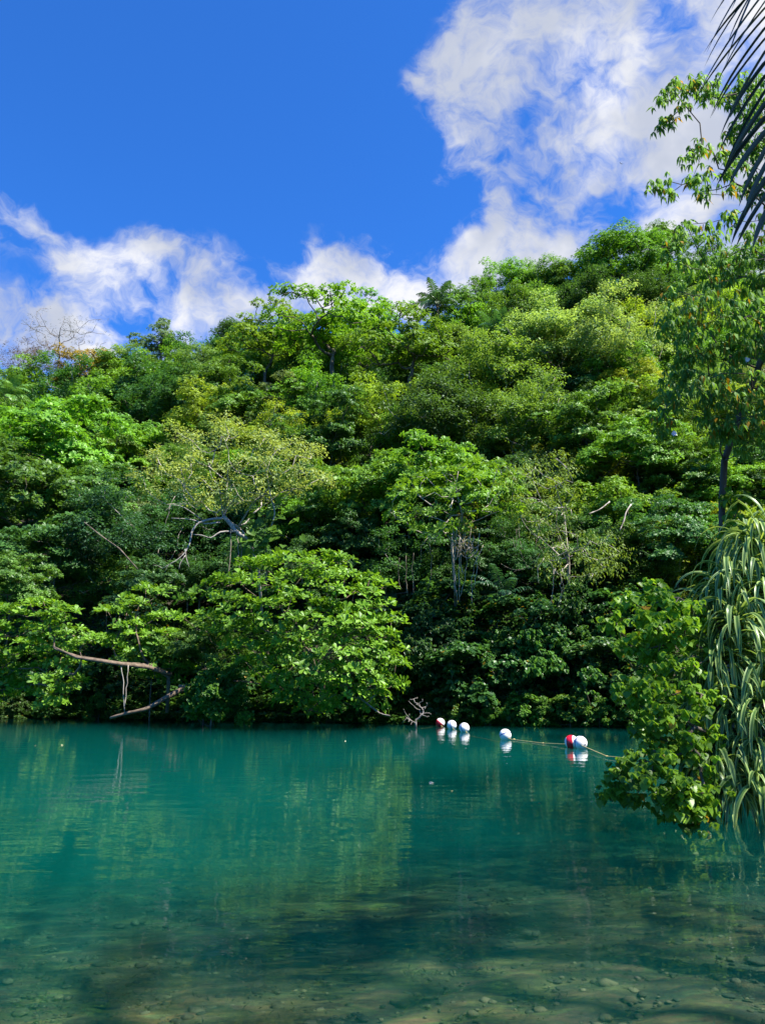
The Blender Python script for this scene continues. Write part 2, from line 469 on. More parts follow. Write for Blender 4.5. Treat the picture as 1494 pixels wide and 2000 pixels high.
# ------------------------------------------------------------------ ground, river bed and water
def lerp_tab(x, xs, ys): return np.interp(x, xs, ys)
BX = [-400, -60, -30, -18, 0, 9, 16, 30, 400]; BY = [130, 55, 44, 39.0, 33.2, 30.8, 29.0, 27.5, 20]
RX = [-400, -3, 0, 4, 9, 14, 20, 27, 33, 400]; RXV = [2.2, 2.2, 2.3, 3.6, 5.0, 6.9, 10.5, 15, 22, 22]
def slope_at(x, y):
    return np.interp(np.asarray(x) / np.maximum(np.asarray(y), 5), [-.7, -.35, -.05, .18, .4, .8], [.68, .68, .74, .84, .84, .82])
def terrain(x, y):
    x = np.asarray(x, float); y = np.asarray(y, float)
    df = y - np.interp(x, BX, BY)
    ridge = np.interp(x / np.maximum(y, 5), [-.6, -.1, .15, .35], [58, 52, 54, 56])
    d = np.maximum(df, 0)
    dd = np.where(d < ridge, d, ridge + (1 - np.exp(-(d - ridge) / 14.0)) * 8)
    hill = np.where(df > 0, .25 + slope_at(x, y) * dd + .6 * np.sin(x * .31 + y * .17) * np.minimum(d / 8, 1), df * 4.0)
    dr = x - np.interp(y, RX, RXV)
    right = np.where(dr > 0, .18 + .10 * np.minimum(dr, 30), dr * 1.6)
    near = np.where(y < 1.2, .05 + .06 * (1.2 - y), -(y - 1.2) * .10)
    s = (y - 8.6 - .42 * x) * .92
    bed = -np.interp(s, [-9, -6, -3, 0, 3, 6, 10, 20, 40], [.14, .24, .44, .74, 1.10, 1.50, 2.2, 4.0, 5.2])
    under = np.maximum(bed, np.minimum(near, 0) * .6 - .05)
    z = np.maximum(np.maximum(hill, right), np.where(near > 0, near, np.minimum(near, bed)))
    z = np.where((df <= 0) & (dr <= 0) & (near <= 0), np.maximum(np.maximum(bed, hill), right), z)
    return z
def grid_axis(lo, hi, mid_lo, mid_hi, fine, coarse):
    a = list(np.arange(mid_lo, mid_hi, fine)); x = mid_lo
    st = fine
    while x > lo: st = min(coarse, st * 1.35); x -= st; a.insert(0, x)
    x = a[-1]; st = fine
    while x < hi: st = min(coarse, st * 1.35); x += st; a.append(x)
    return np.array(a)
gx = grid_axis(-600, 600, -14, 22, .35, 40); gy = grid_axis(-200, 900, -2, 60, .35, 40)
X, Yg = np.meshgrid(gx, gy)
rngT = np.random.default_rng(5)
Z = terrain(X, Yg)
Z = Z + np.where(Z < .3, 1, 1) * (rngT.normal(0, .018, Z.shape))
Vt = np.stack([X, Yg, Z], -1).reshape(-1, 3)
ny, nx = X.shape
ii = (np.arange(ny - 1)[:, None] * nx + np.arange(nx - 1)[None, :]).ravel()
qt = np.stack([ii, ii + 1, ii + nx + 1, ii + nx], -1)
def ground_material():
    m, t = new_mat("ground_soil"); N = t.nodes.new; L = t.links.new
    out = N('ShaderNodeOutputMaterial'); bs = N('ShaderNodeBsdfPrincipled'); bs.inputs['Roughness'].default_value = .95
    ge = N('ShaderNodeNewGeometry'); sp = N('ShaderNodeSeparateXYZ'); L(ge.outputs['Position'], sp.inputs[0])
    mp = N('ShaderNodeMapping'); mp.inputs['Scale'].default_value = (.55, 1.25, 1); L(ge.outputs['Position'], mp.inputs[0])
    n1 = N('ShaderNodeTexNoise'); n1.inputs['Scale'].default_value = 4.2; n1.inputs['Detail'].default_value = 8; n1.inputs['Roughness'].default_value = .68
    n2 = N('ShaderNodeTexNoise'); n2.inputs['Scale'].default_value = .55; n2.inputs['Detail'].default_value = 3
    n3 = N('ShaderNodeTexVoronoi'); n3.inputs['Scale'].default_value = 7.0
    for n in (n1, n2, n3): L(mp.outputs[0], n.inputs['Vector'])
    r1 = N('ShaderNodeValToRGB'); e = r1.color_ramp.elements
    e[0].position = .36; e[0].color = (.016, .018, .010, 1); e[1].position = .66; e[1].color = (.25, .165, .075, 1)
    k = e.new(.5); k.color = (.095, .063, .028, 1)
    L(n1.outputs['Fac'], r1.inputs[0])
    r2 = N('ShaderNodeValToRGB'); e = r2.color_ramp.elements
    e[0].position = .35; e[0].color = (.45, .50, .42, 1); e[1].position = .65; e[1].color = (1.25, 1.12, .85, 1)
    L(n2.outputs['Fac'], r2.inputs[0])
    mb = N('ShaderNodeMix'); mb.data_type = 'RGBA'; mb.blend_type = 'MULTIPLY'; mb.inputs[0].default_value = 1
    L(r1.outputs[0], mb.inputs[6]); L(r2.outputs[0], mb.inputs[7])
    mv = N('ShaderNodeMix'); mv.data_type = 'RGBA'; mv.blend_type = 'MULTIPLY'; mv.inputs[0].default_value = .35
    L(mb.outputs[2], mv.inputs[6]); L(n3.outputs['Color'], mv.inputs[7])
    soil = N('ShaderNodeValToRGB'); e = soil.color_ramp.elements
    e[0].position = .35; e[0].color = (.018, .016, .010, 1); e[1].position = .7; e[1].color = (.05, .042, .026, 1)
    L(n1.outputs['Fac'], soil.inputs[0])
    st = N('ShaderNodeMapRange'); st.inputs['From Min'].default_value = 0.0; st.inputs['From Max'].default_value = .15
    L(sp.outputs['Z'], st.inputs['Value'])
    fin = N('ShaderNodeMix'); fin.data_type = 'RGBA'
    L(st.outputs[0], fin.inputs[0]); L(mv.outputs[2], fin.inputs[6]); L(soil.outputs[0], fin.inputs[7])
    L(fin.outputs[2], bs.inputs['Base Color'])
    bp = N('ShaderNodeBump'); bp.inputs['Strength'].default_value = .6; bp.inputs['Distance'].default_value = .08
    L(n1.outputs['Fac'], bp.inputs['Height']); L(bp.outputs[0], bs.inputs['Normal'])
    L(bs.outputs[0], out.inputs[0])
    return m
ground = link_mesh("ground", build_mesh("ground", Vt, qt.ravel(), np.full(len(qt), 4), ground_material(), True))
tag(ground, "dark soil river bank and stony river bed rising to the wooded hill", "ground", kind="structure")

def water_material():
    m, t = new_mat("river_water"); N = t.nodes.new; L = t.links.new
    out = N('ShaderNodeOutputMaterial')
    ge = N('ShaderNodeNewGeometry')
    def nz(sc, scale, det, off=(0, 0, 0)):
        mp = N('ShaderNodeMapping'); mp.inputs['Scale'].default_value = sc; mp.inputs['Location'].default_value = off
        mp.inputs['Rotation'].default_value = (0, 0, R(12))
        L(ge.outputs['Position'], mp.inputs[0])
        n = N('ShaderNodeTexNoise'); n.inputs['Scale'].default_value = scale; n.inputs['Detail'].default_value = det
        n.inputs['Roughness'].default_value = .5
        L(mp.outputs[0], n.inputs['Vector']); return n
    a = nz((.55, 1.5, 1), 1.5, 1.5); b = nz((.7, 1.9, 1), 5.0, 2, (3, 9, 0)); c = nz((.4, .5, 1), .5, 2, (7, 1, 0))
    # calm and breezy patches
    pm = N('ShaderNodeMapRange'); pm.inputs['From Min'].default_value = .35; pm.inputs['From Max'].default_value = .65
    pm.inputs['To Min'].default_value = .35; pm.inputs['To Max'].default_value = 1.0
    L(c.outputs['Fac'], pm.inputs['Value'])
    bm = N('ShaderNodeMath'); bm.operation = 'MULTIPLY'; L(b.outputs['Fac'], bm.inputs[0]); L(pm.outputs[0], bm.inputs[1])
    ad = N('ShaderNodeMath'); ad.operation = 'MULTIPLY_ADD'; ad.inputs[1].default_value = .30
    L(bm.outputs[0], ad.inputs[0]); L(a.outputs['Fac'], ad.inputs[2])
    bp = N('ShaderNodeBump'); bp.inputs['Strength'].default_value = 1.0; bp.inputs['Distance'].default_value = .0080
    L(ad.outputs[0], bp.inputs['Height'])
    fr = N('ShaderNodeFresnel'); fr.inputs['IOR'].default_value = 1.333; L(bp.outputs[0], fr.inputs['Normal'])
    tr = N('ShaderNodeBsdfTransparent')
    gl = N('ShaderNodeBsdfGlossy'); gl.inputs['Roughness'].default_value = .02; L(bp.outputs[0], gl.inputs['Normal'])
    mx = N('ShaderNodeMixShader'); L(fr.outputs[0], mx.inputs[0]); L(tr.outputs[0], mx.inputs[1]); L(gl.outputs[0], mx.inputs[2])
    L(mx.outputs[0], out.inputs['Surface'])
    vs = N('ShaderNodeVolumeScatter'); vs.inputs['Color'].default_value = (.02, .70, .69, 1); vs.inputs['Density'].default_value = .078
    va = N('ShaderNodeVolumeAbsorption'); va.inputs['Color'].default_value = (.58, .86, .838, 1); va.inputs['Density'].default_value = 1.15
    av = N('ShaderNodeAddShader'); L(vs.outputs[0], av.inputs[0]); L(va.outputs[0], av.inputs[1])
    L(av.outputs[0], out.inputs['Volume'])
    return m
M_WATER = water_material()
x0, x1, y0, y1, zb = -140, 60, -40, 150, -9.0
Vw = [(x0,y0,0),(x1,y0,0),(x1,y1,0),(x0,y1,0),(x0,y0,zb),(x1,y0,zb),(x1,y1,zb),(x0,y1,zb)]
fw = [(0,1,2,3),(7,6,5,4),(0,4,5,1),(1,5,6,2),(2,6,7,3),(3,7,4,0)]
water = link_mesh("water", build_mesh("water", Vw, np.array(fw).ravel(), np.full(6, 4), M_WATER))
water.data.polygons.foreach_set("use_smooth", np.zeros(6, dtype=bool)); water.data.update()
tag(water, "calm turquoise river water, clear over the stones in front", "water", kind="structure")
# ------------------------------------------------------------------ leaf colours (albedo; DARK also carries shade for the trees labelled shaded)
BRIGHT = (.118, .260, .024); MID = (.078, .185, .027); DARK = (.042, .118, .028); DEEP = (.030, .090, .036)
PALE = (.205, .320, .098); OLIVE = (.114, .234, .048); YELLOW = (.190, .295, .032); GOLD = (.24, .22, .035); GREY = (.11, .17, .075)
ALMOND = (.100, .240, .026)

# ------------------------------------------------------------------ tree kinds, grown once and then copied
def dome_clumps(rng, Rr, Hc, squash, n, rc, low=-.45, lump=.28, inner=.18):
    d = rand_dirs(rng, n, low)
    ph = rng.uniform(0, 6.28, 6)
    lum = 1 + lump * (np.sin(d[:, 0] * 4 + ph[0]) * np.sin(d[:, 1] * 4 + ph[1]) + .6 * np.sin(d[:, 2] * 6 + ph[2] + d[:, 0] * 3))
    rr = Rr * lum * np.where(rng.random(n) < inner, rng.uniform(.35, .7, n), rng.uniform(.82, 1.0, n))
    c = d * rr[:, None]; c[:, 2] *= squash; c[:, 2] += Hc
    r = rc * rng.uniform(.7, 1.25, n)
    return np.concatenate([c, r[:, None]], 1)
PROTO = {}
def grow(key, seed, Rr, Hc, squash, n, rc, style, leaf, L, dens, flat, mat, bark, trunk_r=1.0, lump=.28, low=-.45, **kw):
    rng = np.random.default_rng(seed)
    cl = dome_clumps(rng, Rr, Hc, squash, n, rc * (.9 if style == 'spray' else 1), low, lump)
    th = Hc - Rr * squash * .45
    bend = rng.normal(0, .35, 2)
    trunk = [np.array((bend[0] * math.sin(f * 2.6), bend[1] * math.sin(f * 2.2), -2.5 + (th + 2.5) * f)) for f in np.linspace(0, 1, 7)]
    g, r0 = skeleton(rng, trunk, cl, r_tip=.016 * trunk_r)
    cc = np.array((0, 0, Hc - Rr * squash * .4))
    fn = {'rosette': leaves_rosette, 'spray': leaves_spray, 'hand': leaves_hand}[style]
    dens *= {'wispy': 1, 'airy': 1, 'scrub': 1.5}.get(key, 2.1); L *= 1.12
    if key not in ('wispy', 'airy'): kw['wid'] = kw.get('wid', .9) * 1.25
    lm = leaf_mesh(key + "_crown", *fn(rng, cl, cc, dens, flat, L, **kw), leaf, mat)
    PROTO[key] = (g.mesh(key + "_trunk", bark), lm, Hc, Rr)
#        seed R    Hc   sq   n   rc   style     leaf      L   dens flat
grow('almond_a', 11, 4.0, 5.5, .80, 85, .95, 'rosette', 'obovate', .24, 19, .42, M_LEAF, M_BARK)
grow('almond_b', 12, 4.0, 5.2, .85, 80, 1.0, 'rosette', 'obovate', .25, 18, .45, M_LEAF, M_BARK, lump=.4)
grow('broad_a', 21, 4.0, 5.5, .95, 95, .95, 'rosette', 'obovate', .19, 24, .75, M_LEAF, M_BARK, k=6, lump=.36)
grow('broad_b', 22, 4.0, 6.0, 1.05, 90, .95, 'rosette', 'obovate', .18, 25, .75, M_LEAF, M_BARK, k=6, lump=.42)
grow('broad_c', 23, 4.0, 5.2, .85, 90, 1.0, 'rosette', 'diamond', .20, 24, .65, M_LEAF, M_BARK, k=7, wid=.9, lump=.34)
grow('fine_a', 31, 4.0, 5.6, .95, 100, .90, 'spray', 'diamond', .24, 28, .75, M_FINE, M_PALEBARK, lump=.38)
grow('fine_b', 32, 4.0, 5.8, 1.0, 95, .90, 'spray', 'diamond', .23, 29, .70, M_FINE, M_PALEBARK, lump=.46)
grow('dense_a', 41, 4.0, 5.0, .90, 120, .95, 'rosette', 'diamond', .17, 32, .8, M_LEAF, M_BARK, k=6, lump=.25)
grow('dense_b', 42, 4.0, 5.2, .95, 115, .95, 'spray', 'diamond', .19, 40, .8, M_LEAF, M_BARK, lump=.33)
grow('open_a', 51, 4.0, 6.5, .95, 62, .85, 'rosette', 'diamond', .20, 26, .6, M_FINE, M_BARK, trunk_r=1.9, lump=.35, low=-.1, k=7)
grow('open_b', 52, 4.0, 6.8, .85, 56, .85, 'rosette', 'diamond', .20, 27, .55, M_FINE, M_BARK, trunk_r=2.0, lump=.40, low=-.05, k=7)
grow('shrub_a', 61, 2.0, 2.2, 1.0, 60, .52, 'hand', 'heart', .17, 70, .8, M_HIB, M_BARK, low=-.6, k=4, wid=.95)
grow('shrub_b', 62, 2.0, 2.0, 1.05, 62, .52, 'rosette', 'heart', .16, 60, .8, M_HIB, M_BARK, low=-.6, k=5, wid=1.0)
grow('wispy', 71, 4.0, 5.5, .8, 70, .8, 'spray', 'diamond', .10, 5, .7, M_FINE, M_DEAD, trunk_r=1.1, low=.0, lump=.25)
grow('scrub', 72, 4.0, 4.2, .8, 110, .8, 'spray', 'diamond', .15, 16, .7, M_FINE, M_DEAD, trunk_r=.9, lump=.3)

grow('airy', 91, 4.0, 9.0, .8, 75, .9, 'spray', 'diamond', .17, 5.5, .7, M_FINE, M_BARK, trunk_r=1.2, lump=.2, low=-.3)  # sparse crown, thinned so the added shade trees dapple the sunlight

def ribbon_arrays(p0, d0, L, W, n, droop, fold=.22, tw=0.0, up=(0, 0, 1.0), base=.55, kneel=None):
    """a strap that leaves p0 along d0 and bends over with its weight; three vertices across"""
    pts = [np.array(p0, float)]; d = np.array(d0, float); d /= np.linalg.norm(d)
    ds = L / n
    s_list = [0]
    dirs = [d.copy()]
    for i in range(n):
        f = (i + 1) / n
        kk = droop * ds / L * (0.35 + 1.6 * f)
        if kneel is not None and i == kneel[0]: kk += kneel[1]
        d = d + np.array((0, 0, -1.0)) * kk; d /= np.linalg.norm(d)
        pts.append(pts[-1] + d * ds); dirs.append(d.copy()); s_list.append(f)
    pts = np.array(pts); dirs = np.array(dirs); s = np.array(s_list)
    side = np.cross(dirs, np.array(up)); bad = np.linalg.norm(side, axis=1) < 1e-3
    side[bad] = (1, 0, 0); side = nrm(side)
    h0 = nrm(np.cross(np.array(d0, float), np.array(up)).reshape(1, 3))[0]
    flip = (side @ h0) < 0; side[flip] *= -1
    nn = np.cross(side, dirs)
    ang = tw * s
    side = side * np.cos(ang)[:, None] + nn * np.sin(ang)[:, None]; nn = np.cross(side, dirs)
    w = W * np.minimum(1, base + s * 4) * np.where(s > .6, 1 - ((s - .6) / .4) ** 1.6 * .97, 1)
    Lf = pts + side * w[:, None] * .5 + nn * w[:, None] * fold; Rt = pts - side * w[:, None] * .5 + nn * w[:, None] * fold
    V = np.stack([Lf, pts, Rt], 1).reshape(-1, 3)
    i = np.arange(n) * 3
    q = np.concatenate([np.stack([i, i + 1, i + 4, i + 3], -1), np.stack([i + 1, i + 2, i + 5, i + 4], -1)])
    at = np.tile(np.array((0, 1.0, 0)), n + 1)
    return V, q, at
class Ribbons:
    def __init__(s): s.V = []; s.Q = []; s.A = []; s.n = 0
    def add(s, *a, **k):
        V, q, at = ribbon_arrays(*a, **k); s.V.append(V); s.Q.append(q + s.n); s.A.append(at); s.n += len(V)
    def mesh(s, name, mat):
        Q = np.concatenate(s.Q)
        return build_mesh(name, np.concatenate(s.V), Q.ravel(), np.full(len(Q), 4), mat, True, {'across': np.concatenate(s.A)})
def frond(rng, rb, g, p0, d0, L, droop, nl, leafL, W, seg=5, ldroop=1.1, r0=.02, back=.2):
    """one palm frond: rachis tube into g, leaflet straps into rb"""
    n = 14; pts = [np.array(p0, float)]; d = np.array(d0, float); d /= np.linalg.norm(d); dirs = [d]
    for i in range(n):
        d = d + np.array((0, 0, -1.0)) * droop / n * (.3 + 1.4 * i / n); d = d / np.linalg.norm(d)
        pts.append(pts[-1] + d * L / n); dirs.append(d)
    pts = np.array(pts); dirs = np.array(dirs)
    g.tube(pts, np.linspace(r0, r0 * .2, n + 1), 5)
    for j in range(nl):
        f = .16 + .84 * (j + .5) / nl
        k = min(int(f * n), n - 1); t = f * n - k
        p = pts[k] * (1 - t) + pts[k + 1] * t; a = dirs[k]
        sd = np.cross(a, np.array((0, 0, 1.0))); sd /= max(np.linalg.norm(sd), 1e-6); up = np.cross(sd, a)
        ll = leafL * (math.sin(math.pi * min(1, .18 + f * .80)) ** .6) * rng.uniform(.88, 1.08)
        for sg in (-1, 1):
            dd = sd * sg * .85 + a * (.45 + .5 * f) + up * rng.uniform(.05, .35)
            rb.add(p, dd, ll, W, seg, ldroop * rng.uniform(.7, 1.4), fold=.18, up=up, base=.5)
def grow_palm(key, seed, H, nf, L, nl, leafL, W):
    rng = np.random.default_rng(seed); g = Geo(); rb = Ribbons(); gr = Geo()
    g.tube([(.25 * math.sin(f * 2), .1 * math.sin(f * 3), -2 + (H + 2) * f) for f in np.linspace(0, 1, 8)], np.linspace(.17, .11, 8), 8)
    top = np.array((.25 * math.sin(2), .1 * math.sin(3), H))
    for i in range(nf):
        a = i * 2.4 + rng.uniform(-.2, .2); el = np.interp(i / nf, [0, .5, 1], [1.25, .65, -.1])
        frond(rng, rb, g, top, (math.cos(a) * math.cos(el), math.sin(a) * math.cos(el), math.sin(el)), L * rng.uniform(.85, 1.1), 1.5, nl, leafL, W, seg=4)
    PROTO[key] = (g.mesh(key + "_trunk", M_BARK), rb.mesh(key + "_crown", M_FROND), H + .4, L * .85)
grow_palm('palm', 81, 7.0, 18, 3.2, 34, .80, .075)
grow_palm('low_palm', 82, 1.2, 14, 2.4, 26, .55, .06)

# ------------------------------------------------------------------ planting
PLANTED = []                                   # (px, py, rpx, short landmark name)
def solve_depth(px, py, rpx, Hc, Rr, push=0.0):
    d = ray(px, py); tz = d[2] / d[1]
    last = None
    for Y in np.arange(27.0, 130.0, .4):
        x = d[0] / d[1] * Y; s = rpx * pxsize(Y, px, py) / Rr
        z = CAM_H + tz * Y
        gz = float(terrain(x, Y)) + (Hc * s if s < 3 else Hc * 3)
        if Y > np.interp(x, BX, BY) + .8 and z <= gz + push: return Y
        last = Y
    return 100.0
def plant(key, name, label, px, py, rpx, color, cat='tree', group=None, Y=None, rot=None, push=0.0, land=None, squash=1.0, seed=0):
    tm, cm, Hc, Rr = PROTO[key]
    if 'palm' not in key and key != 'wispy': rpx = rpx * 1.15
    rr = random.Random(int(px * 7 + py * 13) + seed)
    if Y is None: Y = solve_depth(px, py, rpx, Hc, Rr) + push
    s = rpx * pxsize(Y, px, py) / Rr
    c = P(px, py, Y)
    o = empty(name, (c[0], c[1], c[2] - Hc * s * squash), rr.uniform(0, 6.28) if rot is None else rot, s)
    o.scale = (s, s, s * squash)
    tag(o, label, cat, group)
    j = [1.2 * rr.uniform(.9, 1.12) for _ in range(3)]
    link_mesh('trunk', tm, o)
    link_mesh('crown', cm, o, [color[i] * j[i] for i in range(3)])
    PLANTED.append((px, py, rpx / 1.15, land))
    return o
HILL = [ # kind, px, py, radius px, colour, name, label, landmark words
 ('scrub', 62, 712, 46, (.075, .05, .04), 'brown_scrub_tree', "brown half bare scrub tree on the skyline under the leafless tree", "the brown scrub"),
 ('wispy', 120, 672, 84, (.06, .075, .09), 'bare_tree', "almost leafless twiggy tree standing up against the sky", "the leafless tree"),
 ('broad_a', 178, 738, 46, GOLD, 'broadleaf_tree', "golden orange topped tree on the skyline beside the brown scrub", "the golden topped tree"),
 ('broad_c', 225, 728, 38, YELLOW, 'broadleaf_tree', "yellow green tree on the skyline next to the golden topped one", None),
 ('open_b', 318, 688, 50, GREY, 'open_tree', "grey green loose tree poking above the skyline under the long cloud", "the grey green skyline tree"),
 ('wispy', 385, 700, 40, GREY, 'wispy_tree', "thin see through treetop on the skyline below the white cloud", None),
 ('broad_b', 245, 762, 46, BRIGHT, 'broadleaf_tree', "bright green rounded tree just below the yellow skyline tree", None),
 ('broad_b', 400, 735, 50, OLIVE, 'broadleaf_tree', "olive green tree beside the tall open tree's left flank", None),
 ('dense_a', 460, 668, 40, DARK, 'dense_tree', "dark round treetop peeping out behind the tall open tree", None),
 ('open_a', 525, 690, 72, BRIGHT, 'open_tree', "shorter open limbed tree leaning from the tall open tree", None),
 ('open_b', 640, 672, 100, BRIGHT, 'open_tree', "tallest open limbed tree with dark branches against the white cloud", "the tallest open tree"),
 ('open_a', 725, 655, 60, BRIGHT, 'open_tree', "lacy treetop rising against the cloud beside the tallest open tree", None),
 ('open_b', 792, 705, 88, (.10, .20, .02), 'open_tree', "spreading bright tree whose forked dark limbs show through", "the forked limb tree"),
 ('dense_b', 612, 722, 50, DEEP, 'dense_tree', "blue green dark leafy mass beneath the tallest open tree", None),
 ('broad_a', 915, 610, 48, MID, 'broadleaf_tree', "mid green tree on the ridge between the palm and the fan of forest", None),
 ('broad_b', 985, 568, 46, BRIGHT, 'broadleaf_tree', "bright green tree on the ridge under the low white cloud", "the bright ridge tree"),
 ('fine_a', 1045, 562, 44, OLIVE, 'fine_leaf_tree', "olive fine leafed tree on the ridge line", None),
 ('dense_a', 1105, 562, 46, MID, 'dense_tree', "dense green tree on the ridge where it starts to climb", None),
 ('dense_a', 1210, 535, 78, MID, 'dense_tree', "large dense dome of a tree at the top of the ridge", "the great ridge dome"),
 ('broad_b', 1285, 515, 58, MID, 'broadleaf_tree', "ragged treetop beside the great dome on the ridge", None),
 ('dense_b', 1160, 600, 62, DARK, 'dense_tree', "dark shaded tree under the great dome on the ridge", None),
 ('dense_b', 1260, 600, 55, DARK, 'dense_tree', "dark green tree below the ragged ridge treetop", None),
 ('broad_b', 1010, 630, 56, MID, 'broadleaf_tree', "mid green tree on the slope under the bright ridge tree", None),
 ('fine_a', 1075, 685, 86, PALE, 'fine_leaf_tree', "pale olive feathery tree high on the slope, the larger of two", "the pale feathery pair"),
 ('fine_b', 1195, 690, 76, PALE, 'fine_leaf_tree', "pale olive feathery tree beneath the great ridge dome", None),
 ('fine_b', 1310, 665, 62, YELLOW, 'fine_leaf_tree', "lime yellow feathery tree half hidden by the drooping tree", None),
 ('fine_a', 965, 755, 82, OLIVE, 'fine_leaf_tree', "olive feathery tree mid slope under the dark palm", "the olive feathery tree"),
 ('dense_a', 372, 800, 66, DARK, 'dense_tree', "dark glossy round tree just above the pale olive tree", "the dark round tree"),
 ('almond_a', 480, 815, 62, MID, 'broadleaf_tree', "glossy green tree beside the dark round tree, above the pale olive crown", None),
 ('broad_b', 600, 800, 66, BRIGHT, 'broadleaf_tree', "fresh green tree below the blue green dark mass", None),
 ('almond_b', 640, 880, 78, (.05, .145, .03), 'almond_tree', "deep green big leaved tree behind the pale tree's right shoulder", None),
 ('broad_a', 735, 830, 66, YELLOW, 'broadleaf_tree', "yellow green tree around the dark trunk below the forked limb tree", None),
 ('fine_a', 860, 830, 92, (.05, .105, .03), 'fine_leaf_tree', "dusky feathery tree in the middle of the slope", "the dusky feathery tree"),
 ('fine_b', 1000, 850, 76, OLIVE, 'fine_leaf_tree', "grey olive tree below the olive feathery tree", None),
 ('almond_a', 105, 890, 112, ALMOND, 'almond_tree', "wide mound of glossy big leaved canopy near the picture's edge", "the wide glossy mound"),
 ('almond_b', 25, 1010, 120, (.05, .145, .025), 'almond_tree', "lower dark glossy mound of big leaves at the picture's edge", "the lower glossy mound"),
 ('almond_a', 185, 985, 80, MID, 'almond_tree', "glossy tree between the two big mounds and the pale tree", None),
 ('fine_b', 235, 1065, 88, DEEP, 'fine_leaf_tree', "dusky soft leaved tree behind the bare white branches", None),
 ('almond_b', 110, 1110, 92, DARK, 'almond_tree', "shaded tree below the lower glossy mound", None),
 ('almond_a', 300, 1150, 62, (.04, .125, .03), 'almond_tree', "layered tree just above the low almond over the water", None),
 ('almond_b', 560, 1000, 70, DARK, 'almond_tree', "shaded tree with dark gaps between pale tree and low dome", None),
 ('almond_b', 720, 985, 82, ALMOND, 'almond_tree', "flat topped almond tree with sunlit tiers above the low dome", "the sunlit tiers"),
 ('almond_a', 860, 960, 98, ALMOND, 'almond_tree', "spreading almond tree over the dark hollow with hanging vines", "the vine hung almond"),
 ('almond_b', 640, 1060, 62, DARK, 'almond_tree', "shaded almond boughs just behind the top of the low dome", None),
 ('almond_b', 1150, 850, 80, MID, 'almond_tree', "glossy tree on the slope under the pale feathery pair", None),
 ('almond_a', 1240, 900, 84, ALMOND, 'almond_tree', "glossy bright tree beside the drooping tree's foot", None),
 ('almond_b', 1330, 940, 66, MID, 'almond_tree', "glossy tree behind the pale trunk of the drooping tree", None),
 ('broad_c', 1190, 1010, 66, BRIGHT, 'broadleaf_tree', "bright bough with white crooked twigs above the shaded bank", None),
 ('almond_a', 1310, 1065, 92, (.045, .125, .03), 'almond_tree', "deep green tree on the bank behind the heart leaved bush", None),
 ('broad_b', 1400, 580, 66, MID, 'broadleaf_tree', "mid green tree seen through the drooping tree's upper boughs", None),
 ('broad_a', 1440, 690, 66, BRIGHT, 'broadleaf_tree', "sunny green tree seen through the middle of the drooping tree", None),
 ('broad_c', 1450, 820, 66, YELLOW, 'broadleaf_tree', "yellowish tree seen through the drooping tree's lower boughs", None),
 ('broad_c', 1440, 960, 60, BRIGHT, 'broadleaf_tree', "green tree behind the top of the strap leaved plant", None),
]
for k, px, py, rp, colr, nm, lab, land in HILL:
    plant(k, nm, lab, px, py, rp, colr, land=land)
for k, px, py, rp, lab in [
    ('palm', 850, 592, 52, "feathery palm on the ridge beside the forked limb tree"),
    ('palm', 968, 652, 56, "dark palm with spiky fronds above the olive feathery tree"),
    ('palm', 20, 772, 58, "pale green palm on the slope below the brown scrub"),
    ('palm', 35, 845, 50, "lower palm with yellowing fronds above the wide glossy mound")]:
    plant(k, 'palm_tree', lab, px, py, rp, (.045, .12, .04) if px > 500 else (.10, .20, .05), cat='palm tree')
for px, py, rp, lab in [(985, 1150, 70, "shaded palm in the dark hollow behind the hanging vines"),
                        (760, 1185, 50, "small shaded palm beside the low dome's right shoulder")]:
    plant('low_palm', 'understory_palm', lab, px, py, rp, (.035, .10, .05), cat='palm tree')

SHRUBS = [(850,1205,62),(835,1290,66),(925,1335,66),(1080,1340,86),(1030,1235,62),(1130,1225,64),(1190,1320,62),(775,1330,58),
          (900,1250,52),(985,1300,52),(1220,1220,60),(1000,1375,46),(870,1372,40),(1150,1385,40),(1215,1390,34),(690,1360,46)]
SLAB = ["shaded bush below the hanging vines","shaded bush right above the red and white buoy by the far bank","bush behind the three far buoys",
 "largest heart leaved bush on the far bank, above the two near buoys","bush in the hollow under the yellow green hanging tree","shaded bush under the vines of the yellow green tree",
 "dark bush next to the heart leaved shrub in front","bush beside the low dome, above the grey dead twigs","bush with dark gaps between the vine hollow and the far buoys",
 "bush tucked between the two larger bank bushes","dark bush behind the leafy tip of the shrub in front","low bush at the water's edge above the lone striped buoy",
 "low bush at the waterline behind the pair of white buoys","small bush at the waterline under the largest bank bush","small dark bush at the waterline next to the front shrub",
 "small dark bush under the low dome's lower edge"]
for i, ((px, py, rp), lab) in enumerate(zip(SHRUBS, SLAB)):
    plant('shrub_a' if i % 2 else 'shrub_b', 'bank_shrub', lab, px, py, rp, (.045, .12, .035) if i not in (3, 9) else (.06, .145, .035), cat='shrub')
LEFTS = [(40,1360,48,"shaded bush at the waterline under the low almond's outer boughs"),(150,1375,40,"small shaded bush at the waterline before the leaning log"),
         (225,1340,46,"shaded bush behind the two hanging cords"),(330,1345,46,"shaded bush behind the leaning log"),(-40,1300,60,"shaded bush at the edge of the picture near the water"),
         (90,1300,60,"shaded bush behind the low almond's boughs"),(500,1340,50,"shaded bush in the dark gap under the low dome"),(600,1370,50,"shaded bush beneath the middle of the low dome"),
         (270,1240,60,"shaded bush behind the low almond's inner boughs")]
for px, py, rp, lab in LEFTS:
    plant('shrub_b', 'bank_shrub', lab, px, py, rp, (.035, .10, .03), cat='shrub', push=.6)
